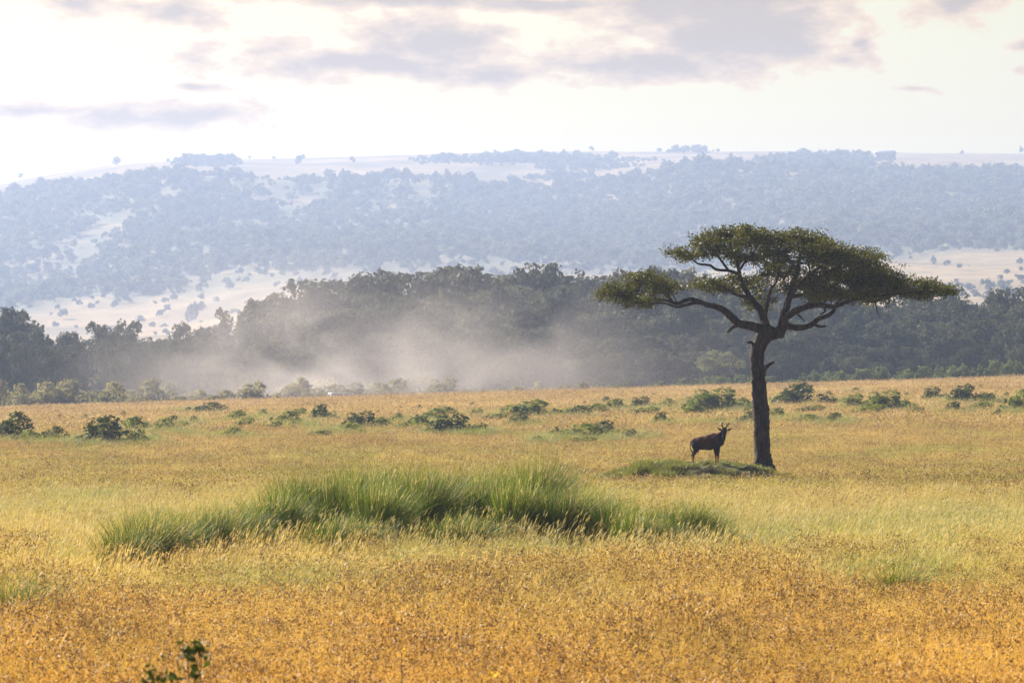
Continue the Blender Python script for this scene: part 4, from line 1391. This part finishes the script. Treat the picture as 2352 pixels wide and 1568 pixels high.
# ------------------------------------------------------------------ riverine forest
def forest_proto(kind, seed, mat):
    r = np.random.default_rng(seed)
    if kind == 'dense':
        L = [(0, 0, 0.50, 0.30, 0.30, 0.40)]
        for i in range(13):
            a, q = r.uniform(0, 6.28), r.uniform(0.10, 0.34)
            z = r.uniform(0.18, 0.88)
            rr = r.uniform(0.13, 0.21) * (1.15 - 0.4 * z)
            L.append((q * math.cos(a), q * math.sin(a), z, rr, rr, rr * 0.95))
        nleaf, sz = 4600, 0.024
    elif kind == 'tall':
        L = [(0, 0, 0.45, 0.13, 0.13, 0.28)]
        for i in range(9):
            z = r.uniform(0.38, 0.84)
            q = r.uniform(0.05, 0.20)
            a = r.uniform(0, 6.28)
            rr = r.uniform(0.11, 0.17)
            L.append((q * math.cos(a), q * math.sin(a), z, rr, rr, rr * 0.9))
        nleaf, sz = 3200, 0.023
    else:
        L = []
        for i in range(14):
            a, q = r.uniform(0, 6.28), 0.50 * math.sqrt(r.random())
            L.append((q * math.cos(a), q * math.sin(a), 0.80 - 0.7 * q * q + r.uniform(-0.08, 0.06), 0.18, 0.18, 0.15))
        nleaf, sz = 3200, 0.027
    V, Q, t = leafy(L, nleaf, sz, seed + 1, sub=12, subr=0.46)
    crown = np_mesh('crown', V, quads=Q, mats=[M[mat]], tint=t)
    tb = [tube(*catmull([(0, 0, -0.05), (0.01, 0, 0.2), (-0.01, 0.01, 0.45), (0.0, 0, 0.75)], [0.030, 0.024, 0.018, 0.006], 4), 7, 0.05, seed)]
    for i in range(4):
        a = i * 1.57 + r.uniform(-.5, .5)
        z = r.uniform(0.25, 0.45)
        tb.append(tube(*catmull([(0, 0, z), (0.1 * math.cos(a), 0.1 * math.sin(a), z + 0.12), (0.24 * math.cos(a), 0.24 * math.sin(a), z + 0.26)], [0.014, 0.010, 0.004], 4), 5, 0.05, i))
    tb = merge(tb)
    return crown, np_mesh('trunk', tb[0], quads=tb[1], tris=tb[2], mats=[M['far_bark']], smooth=True)


FP = [forest_proto('dense', 400, 'forest_leaf'), forest_proto('dense', 410, 'forest_leaf_b'), forest_proto('dense', 420, 'forest_leaf'), forest_proto('dense', 430, 'forest_leaf_b'),
      forest_proto('tall', 440, 'forest_leaf'), forest_proto('tall', 450, 'forest_leaf_b'), forest_proto('flat', 460, 'pale_leaf'), forest_proto('dense', 470, 'pale_leaf')]


def forest_tree(px, D, h, wf, k, label, group=None, sink=0.0, name='forest_tree', cat='tree'):
    X0 = (px - CX) * D / FPX
    e = empty(name, (X0, D, float(plain_z(X0, D)) - sink), random.uniform(0, 6.28))
    e.scale = (h * wf, h * wf, h)
    adopt(e, link('trunk', FP[k][1]))
    adopt(e, link('crown', FP[k][0]))
    tag(e, label, cat, group)
    return e


FX = [-160, -60, 0, 40, 72, 95, 130, 185, 212, 232, 265, 310, 345, 400, 450, 500, 560, 640, 700, 780, 810, 850, 885, 950, 1030, 1120, 1240, 1300, 1400, 1500, 1560, 1620, 1720, 1850, 2000, 2060, 2160, 2250, 2352, 2500]
FT = [690, 690, 700, 705, 735, 770, 738, 775, 830, 760, 732, 765, 785, 738, 740, 735, 712, 675, 648, 645, 655, 618, 612, 640, 626, 630, 606, 630, 640, 640, 618, 645, 650, 660, 678, 684, 668, 672, 662, 660]
sky_n = {}
rows = [(772, 0.42, 62), (786, 0.60, 56), (806, 0.78, 48), (830, 0.92, 46), (856, 1.0, 42)]
for ri, (D, fr, sp_) in enumerate(rows):
    px = -150.0
    while px < 2500:
        top = float(np.interp(px, FX, FT))
        gz = float(plain_z((px - CX) * D / FPX, D))
        full = CAMZ + (HY - top) * D / FPX - gz
        h = full * (fr + rb.uniform(-0.10, 0.03)) if ri < 4 else full * rb.uniform(0.98, 1.06)
        k = rb.choice([0, 1, 2, 3, 0, 1, 2, 3, 0, 1, 2, 3, 4, 5]) if ri >= 2 else rb.choice([0, 1, 2, 3])
        wf = rb.uniform(0.85, 1.15) if h < 12 else rb.uniform(0.66, 0.98)
        if px < 640:
            wf = rb.uniform(0.50, 0.78) if h > 6 else rb.uniform(0.7, 1.0)
            k = rb.choice([0, 1, 2, 3, 4, 5, 4])
            if 188 < px < 236 and ri >= 2:
                px += 20
                continue
        if px < 230:
            lab, gr = 'dark tree in the leftmost clump of the forest edge', 'dark trees of the leftmost clump'
        elif px < 560:
            lab, gr = 'grey-green tree in the low forest left of the dust', 'trees of the low left forest'
        elif px < 1000:
            lab, gr = 'dust-paled tree in the tall forest above the vehicle', 'trees of the tall dusty forest'
        elif px < 1450:
            lab, gr = 'hazy grey-brown tree in the forest right of the dust', 'trees of the tall forest right of the dust'
        elif px < 1760:
            lab, gr = 'hazy tree in the forest behind acacia\'s left', 'forest trees behind the left of the acacia'
        elif px < 2060:
            lab, gr = 'dark hazy tree in the forest behind acacia\'s right', 'forest trees behind the right of the acacia'
        else:
            lab, gr = 'dark blue-grey tree in the forest at the right edge', 'forest trees at the right edge'
        reg = lab.split(' tree in ')[1] if ' tree in ' in lab else lab
        if ri == 4 and -20 < px < 2372:
            sky_n[reg] = sky_n.get(reg, -1) + 1
            lab = '%s skyline treetop from the left in %s' % (ORD[min(sky_n[reg], 14)], reg)
        else:
            lab = '%s tree in %s' % (('low hazy front-rank', 'low hazy second-rank', 'half-hidden middle-rank', 'half-hidden upper-rank', 'rear')[ri], reg)
        forest_tree(px, D + rb.uniform(-6, 6), max(h, 3.0), wf, k, lab, gr, sink=0.3)
        px += sp_ * rb.uniform(0.7, 1.3)
# single trees that stand out from the wood
forest_tree(1655, 752, (885 - 790) * 752 / FPX + 0.6, 0.95, 6, 'pale green flat-crowned tree before the dark forest left of the trunk')
forest_tree(140, 765, (895 - 730) * 765 / FPX, 0.85, 0, 'dark conical tree left of the gap in the forest edge')
forest_tree(265, 772, (890 - 728) * 772 / FPX, 0.55, 5, 'tall open-crowned tree right of the gap in the forest edge')
forest_tree(335, 776, (890 - 742) * 776 / FPX, 0.40, 4, 'slender tree with a small top between the left gap and the low forest')
forest_tree(45, 775, (890 - 712) * 775 / FPX, 0.62, 1, 'grey rounded tree topping the leftmost clump')
forest_tree(5, 768, (890 - 698) * 768 / FPX, 0.5, 4, 'dark tall tree cut by the left edge of the picture')

# ------------------------------------------------------------------ trees on the hills
def hill_proto(seed, kind):
    r = np.random.default_rng(seed)
    L = [(0, 0, 0.5, 0.34, 0.34, 0.42)]
    for i in range(6 if kind else 4):
        a, q = r.uniform(0, 6.28), r.uniform(0.15, 0.4)
        rr = r.uniform(0.18, 0.28)
        L.append((q * math.cos(a), q * math.sin(a), r.uniform(0.2, 0.8), rr, rr, rr))
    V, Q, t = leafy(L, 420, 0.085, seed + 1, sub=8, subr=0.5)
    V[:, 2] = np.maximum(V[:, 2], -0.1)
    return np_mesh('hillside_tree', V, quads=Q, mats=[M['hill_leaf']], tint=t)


HP = [hill_proto(500 + i * 3, i % 2) for i in range(6)]
hr = np.random.default_rng(21)


def cover(px, D):
    """how thickly the hillside is wooded (0..1)"""
    py = hill_py(px, D)
    foot, brow = np.interp(px, HX, H_FOOT), np.interp(px, HX, H_BROW) + 16
    t = np.clip((foot - py) / np.maximum(foot - brow, 1), 0, 1)
    x = (px - CX) * D / FPX
    big = fbm(x / 85 + 4, D / 520, 3) - 0.5
    small = fbm(x / 26 + 1, D / 170 + 7, 3) - 0.5
    left = sstep((1500 - px) / 900)
    base_ = 1.0 - left * (0.10 + 0.52 * (1 - t) ** 1.2)
    dens = np.where((D >= 2600 * HS) & (D <= 3900 * HS), 1.0, 0.0) * np.clip(base_ + left * (1.9 * big + 1.5 * small) + (1 - left) * 0.5 * small, 0, 1)
    dens = dens * (0.30 + 0.70 * sstep(t * 6))

    def ell(cx, cy_, rx, ry):
        return np.clip(1.5 - 1.5 * np.sqrt(((px - cx) / rx) ** 2 + ((py - cy_) / ry) ** 2) + 0.9 * big + 0.9 * small, 0, 1)
    # the strips and patches of wood on the plateau
    pl = np.maximum.reduce([ell(1230, 372, 270, 14), ell(1340, 386, 150, 14), ell(1290, 410, 110, 14), ell(1890, 380, 200, 26), ell(1590, 350, 80, 3), ell(480, 378, 100, 7), ell(1690, 392, 110, 12),
                            ell(2240, 394, 190, 8)])
    dens = np.where(D > 3900 * HS, pl, dens)
    # grass below the foot with a few bushes, a thin belt of scrub at the very foot on the right
    dens = np.where(D < 2600 * HS, 0.022, dens)
    dens = np.where((D < 2080 * HS) & (D > 1800 * HS) & (px > 1900), 0.30, dens)
    return dens


cand = 90000
cp = hr.uniform(-250, 2600, cand)
cD = HS * (1750 + (5000 - 1750) * hr.random(cand))
# thin near candidates so that trees per square metre stay even
cv = cover(cp, cD)
keep = hr.random(cand) < cv * (cD / (5000 * HS)) * 0.62
cp, cD, cv = cp[keep], cD[keep], cv[keep]
size = hr.uniform(4.5, 12.0, len(cp)) * (0.7 + 0.6 * hr.random(len(cp)) ** 2)
size = np.where(cv < 0.45, size * 0.72, size)
size = np.where(cD > 3900 * HS, size * 0.85, size)
size = np.where(cD < 2600 * HS, size * 0.7, size)
pts = np.stack([(cp - CX) * cD / FPX, cD, hill_z(cp, cD) - 0.4], 1)
show = size / cD * ((cp > -20) & (cp < 2372))
order = np.argsort(-show)
print('hill trees', len(cp))
LONE = [(50, 4980, 7), (268, 4700, 11), (690, 4500, 11), (810, 4550, 7), (1360, 4990, 6), (2345, 4980, 7), (575, 4985, 4), (2210, 4700, 5), (450, 2250, 11), (105, 2700, 12), (630, 4900, 4)]
LL = {0: 'small lone tree on the skyline at the far left of the ridge', 1: 'lone dark tree standing out on the left shoulder of the hill', 2: 'larger lone round tree on the bare grassy hilltop left of centre', 3: 'smaller lone tree on the bare grassy hilltop left of centre',
      4: 'tiny tree poking up on the skyline of the central hill wood', 5: 'small tree on the skyline at the right edge of the picture', 6: 'tiny pale tree on the skyline right of the left hilltop wood', 7: 'tiny bush alone on the bare ridge near the right edge',
      8: 'rounded bush alone on the pale slope above the left forest', 9: 'slender tree on the pale lower slope at the far left', 10: 'tiny bush on the bare skyline left of centre'}
for i, (px, D, s) in enumerate(LONE):
    D, s = D * HS, s * HS * 0.9
    q = hill_point(px, D)
    o = link('hillside_tree', HP[i % 6], loc=tuple(q - np.array([0, 0, 0.3])))
    o.scale = (s * 0.8, s * 0.8, s)
    tag(o, LL[i], 'tree', 'lone trees on the hills')
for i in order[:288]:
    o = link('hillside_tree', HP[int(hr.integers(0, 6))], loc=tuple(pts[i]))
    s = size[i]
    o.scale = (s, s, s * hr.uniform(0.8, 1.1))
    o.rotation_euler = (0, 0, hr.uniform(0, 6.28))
    side = 'at the far left' if cp[i] < 500 else 'left of centre' if cp[i] < 1000 else 'in the centre' if cp[i] < 1500 else 'behind the acacia' if cp[i] < 2100 else 'at the far right'
    D = cD[i]
    zone = 'on the pale grass at the hill foot' if D < 2600 * HS else 'low on the wooded hillside' if D < 3200 * HS else 'high on the wooded hillside'
    tag(o, 'hazy blue tree %s %s' % (zone, side), 'tree', 'hill trees %s %s' % (zone, side))
rest = order[288:]
hill_coll = protos_collection('hill_wood_trees', HP)
sc = size[rest]
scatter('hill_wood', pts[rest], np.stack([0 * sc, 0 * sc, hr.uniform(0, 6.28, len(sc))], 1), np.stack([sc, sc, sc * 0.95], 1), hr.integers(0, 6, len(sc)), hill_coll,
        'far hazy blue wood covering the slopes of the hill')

# ------------------------------------------------------------------ the house on the ridge
M['plaster'] = plain_mat('plaster', (0.30, 0.26, 0.23), 0.8, scale=0.5)
M['tin'] = plain_mat('tin_roof', (0.42, 0.42, 0.42), 0.5, 0.2, scale=0.4)
M['glass'] = plain_mat('window_glass', (0.03, 0.035, 0.04), 0.1)
M['wood'] = plain_mat('door_wood', (0.10, 0.06, 0.04), 0.7)
hp_ = hill_point(2033, 4300 * HS)
house = empty('house', tuple(hp_ + np.array([0, 0, -0.3])), 0.12)
house.scale = (1.25, 1.25, 1.2)
tag(house, 'long low house with a pale tin roof on the wooded ridge', 'house')
V, q, t = box((0, 0, 3.2), (17, 8, 6.4))
adopt(house, link('wall', np_mesh('wall', V, quads=q, mats=[M['plaster']])))
V = np.array([(-9.4, -5, 6.1), (9.4, -5, 6.1), (9.4, 5, 6.1), (-9.4, 5, 6.1), (-8.2, 0, 8.6), (8.2, 0, 8.6), (-9.4, -5, 6.42), (9.4, -5, 6.42), (9.4, 5, 6.42), (-9.4, 5, 6.42)], float)
adopt(house, link('roof', np_mesh('roof', V, quads=[(0, 3, 2, 1), (0, 1, 7, 6), (1, 2, 8, 7), (2, 3, 9, 8), (3, 0, 6, 9), (6, 7, 5, 4), (8, 9, 4, 5)], tris=[(7, 8, 5), (9, 6, 4)], mats=[M['tin']])))
for x0 in (-6, -3, 3, 6):
    V, q, t = box((x0, -4.02, 3.6), (1.5, 0.12, 1.6))
    adopt(house, link('window', np_mesh('window', V, quads=q, mats=[M['glass']])))
V, q, t = box((0, -4.03, 1.5), (1.4, 0.14, 2.6))
adopt(house, link('door', np_mesh('door', V, quads=q, mats=[M['wood']])))

# ------------------------------------------------------------------ the vehicle in the dust
M['paint'] = plain_mat('white_paint', (0.78, 0.77, 0.74), 0.3, var=0.05, scale=2)
M['rubber'] = plain_mat('tyre_rubber', (0.03, 0.03, 0.03), 0.85)
M['steel'] = plain_mat('wheel_steel', (0.45, 0.45, 0.45), 0.4, 0.6)
M['lamp'] = plain_mat('lamp_glass', (0.8, 0.8, 0.78), 0.1)
vx, vy = (772 - CX) * 716 / FPX, 716
car = empty('safari_truck', (vx, vy, float(plain_z(vx, vy))), math.radians(205))
tag(car, 'white safari truck half lost in the dust cloud before the forest', 'truck')
parts_ = [box((0, 0, 0.78), (4.6, 1.75, 0.62), 0, (0.97, 0.97)), box((1.72, 0, 1.18), (1.35, 1.6, 0.22), 0, (0.95, 0.92))]
b_ = merge(parts_)
adopt(car, link('body', np_mesh('body', b_[0], quads=b_[1], mats=[M['paint']])))
V, q, t = box((-0.65, 0, 1.46), (3.0, 1.62, 0.74), 0, (0.90, 0.90))
adopt(car, link('cabin', np_mesh('cabin', V, quads=q, mats=[M['glass']])))
V, q, t = box((-0.65, 0, 1.88), (2.9, 1.56, 0.10), 0, (0.96, 0.94))
adopt(car, link('roof', np_mesh('roof', V, quads=q, mats=[M['paint']])))
for xx, yy in ((0.72, 0.76), (0.72, -0.76), (-0.6, 0.77), (-0.6, -0.77), (-2.05, 0.76), (-2.05, -0.76)):
    V, q, t = tube([(xx, yy, 1.08), (xx * 0.96 - 0.02, yy * 0.93, 1.84)], [0.05, 0.05], 6)
    adopt(car, link('pillar', np_mesh('pillar', V, quads=q, tris=t, mats=[M['paint']])))
for xx in (1.45, -1.45):
    for yy in (0.78, -0.78):
        wh = V, q, t = tube([(xx, yy - 0.13, 0.40), (xx, yy - 0.10, 0.40), (xx, yy + 0.10, 0.40), (xx, yy + 0.13, 0.40)], [0.33, 0.40, 0.40, 0.33], 16)
        o = adopt(car, link('wheel', np_mesh('wheel', V, quads=q, tris=t, mats=[M['rubber']])))
        V, q, t = tube([(xx, yy - 0.14, 0.40), (xx, yy + 0.14, 0.40)], [0.2, 0.2], 12)
        adopt(o, link('rim', np_mesh('rim', V, quads=q, tris=t, mats=[M['steel']])))
for yy in (0.62, -0.62):
    V, q, t = tube([(2.24, yy, 0.92), (2.34, yy, 0.92)], [0.12, 0.11], 12)
    adopt(car, link('headlight', np_mesh('headlight', V, quads=q, tris=t, mats=[M['lamp']])))
V, q, t = box((2.36, 0, 0.55), (0.14, 1.7, 0.18))
adopt(car, link('bumper', np_mesh('bumper', V, quads=q, mats=[M['steel']])))

# ------------------------------------------------------------------ weeds in the blurred foreground
def weed(px, top_py, D, nst, label, mat='weed_leaf', leaf=0.04, spread=0.045, yellow=False):
    x0 = (px - CX) * D / FPX
    z0 = float(plain_z(x0, D))
    h = CAMZ + (HY - top_py) * D / FPX - z0
    r = np.random.default_rng(int(px))
    e = empty('leafy_weed' if not yellow else 'flower_stalk', (x0, D, z0))
    st_, C = [], []
    for i in range(nst):
        hx, hy = r.normal(0, spread, 2)
        hh_ = h * r.uniform(0.8, 1.0)
        pts = np.array([(hx * 0.3, hy * 0.3, -0.05), (hx * 0.5, hy * 0.5, hh_ * 0.5), (hx, hy, hh_)])
        Pn, Rn = catmull(pts, [0.008, 0.006, 0.003], 5)
        st_.append(tube(Pn, Rn, 5))
        for q_ in Pn[3:]:
            for k in range(5):
                C.append(q_ + r.normal(size=3) * 0.035)
        if not yellow:
            for k in range(12):
                C.append(pts[2] + r.normal(size=3) * np.array([0.035, 0.035, 0.06]))
            for k in range(9):
                C.append(pts[2] * r.uniform(0.45, 1.0) + r.normal(size=3) * np.array([0.07, 0.07, 0.05]))
    s_ = merge(st_)
    adopt(e, link('stem', np_mesh('stem', s_[0], quads=s_[1], tris=s_[2], mats=[M['far_bark']])))
    C = np.array(C)
    if yellow:
        C = C[:10] * np.array([1, 1, 0]) + np.array([0, 0, h]) + r.normal(size=(10, 3)) * 0.02
    V = leaf_quads(C, unit(r.normal(size=C.shape)), leaf * r.uniform(0.6, 1.2, len(C)), r, 0.5)
    adopt(e, link('flower' if yellow else 'foliage', np_mesh('foliage', V, quads=np.arange(len(V)).reshape(-1, 4), mats=[M[mat]], tint=np.repeat(r.random(len(C)), 4))))
    tag(e, label, 'weed' if not yellow else 'flower', None if yellow else 'dark weeds at the bottom left')
    return e


weed(452, 1484, 40, 3, 'tallest dark green leafy weed at the bottom left, out of focus')
weed(385, 1508, 40, 3, 'dark green leafy weed left of the tallest one at the bottom edge')
weed(345, 1545, 40, 3, 'low dark green weed leftmost of the three at the bottom edge')
M['petal'] = leaf_mat('petal', (0.65, 0.38, 0.02), (0.80, 0.50, 0.03), 0.4, 0.5)
weed(1135, 1548, 50, 1, 'small yellow flower on a stalk at the bottom centre', 'petal', 0.022, 0.02, True)
weed(925, 1498, 52, 1, 'single yellow flower on a thin stalk left of the bottom centre', 'petal', 0.018, 0.02, True)
print('objects', len(bpy.data.objects))
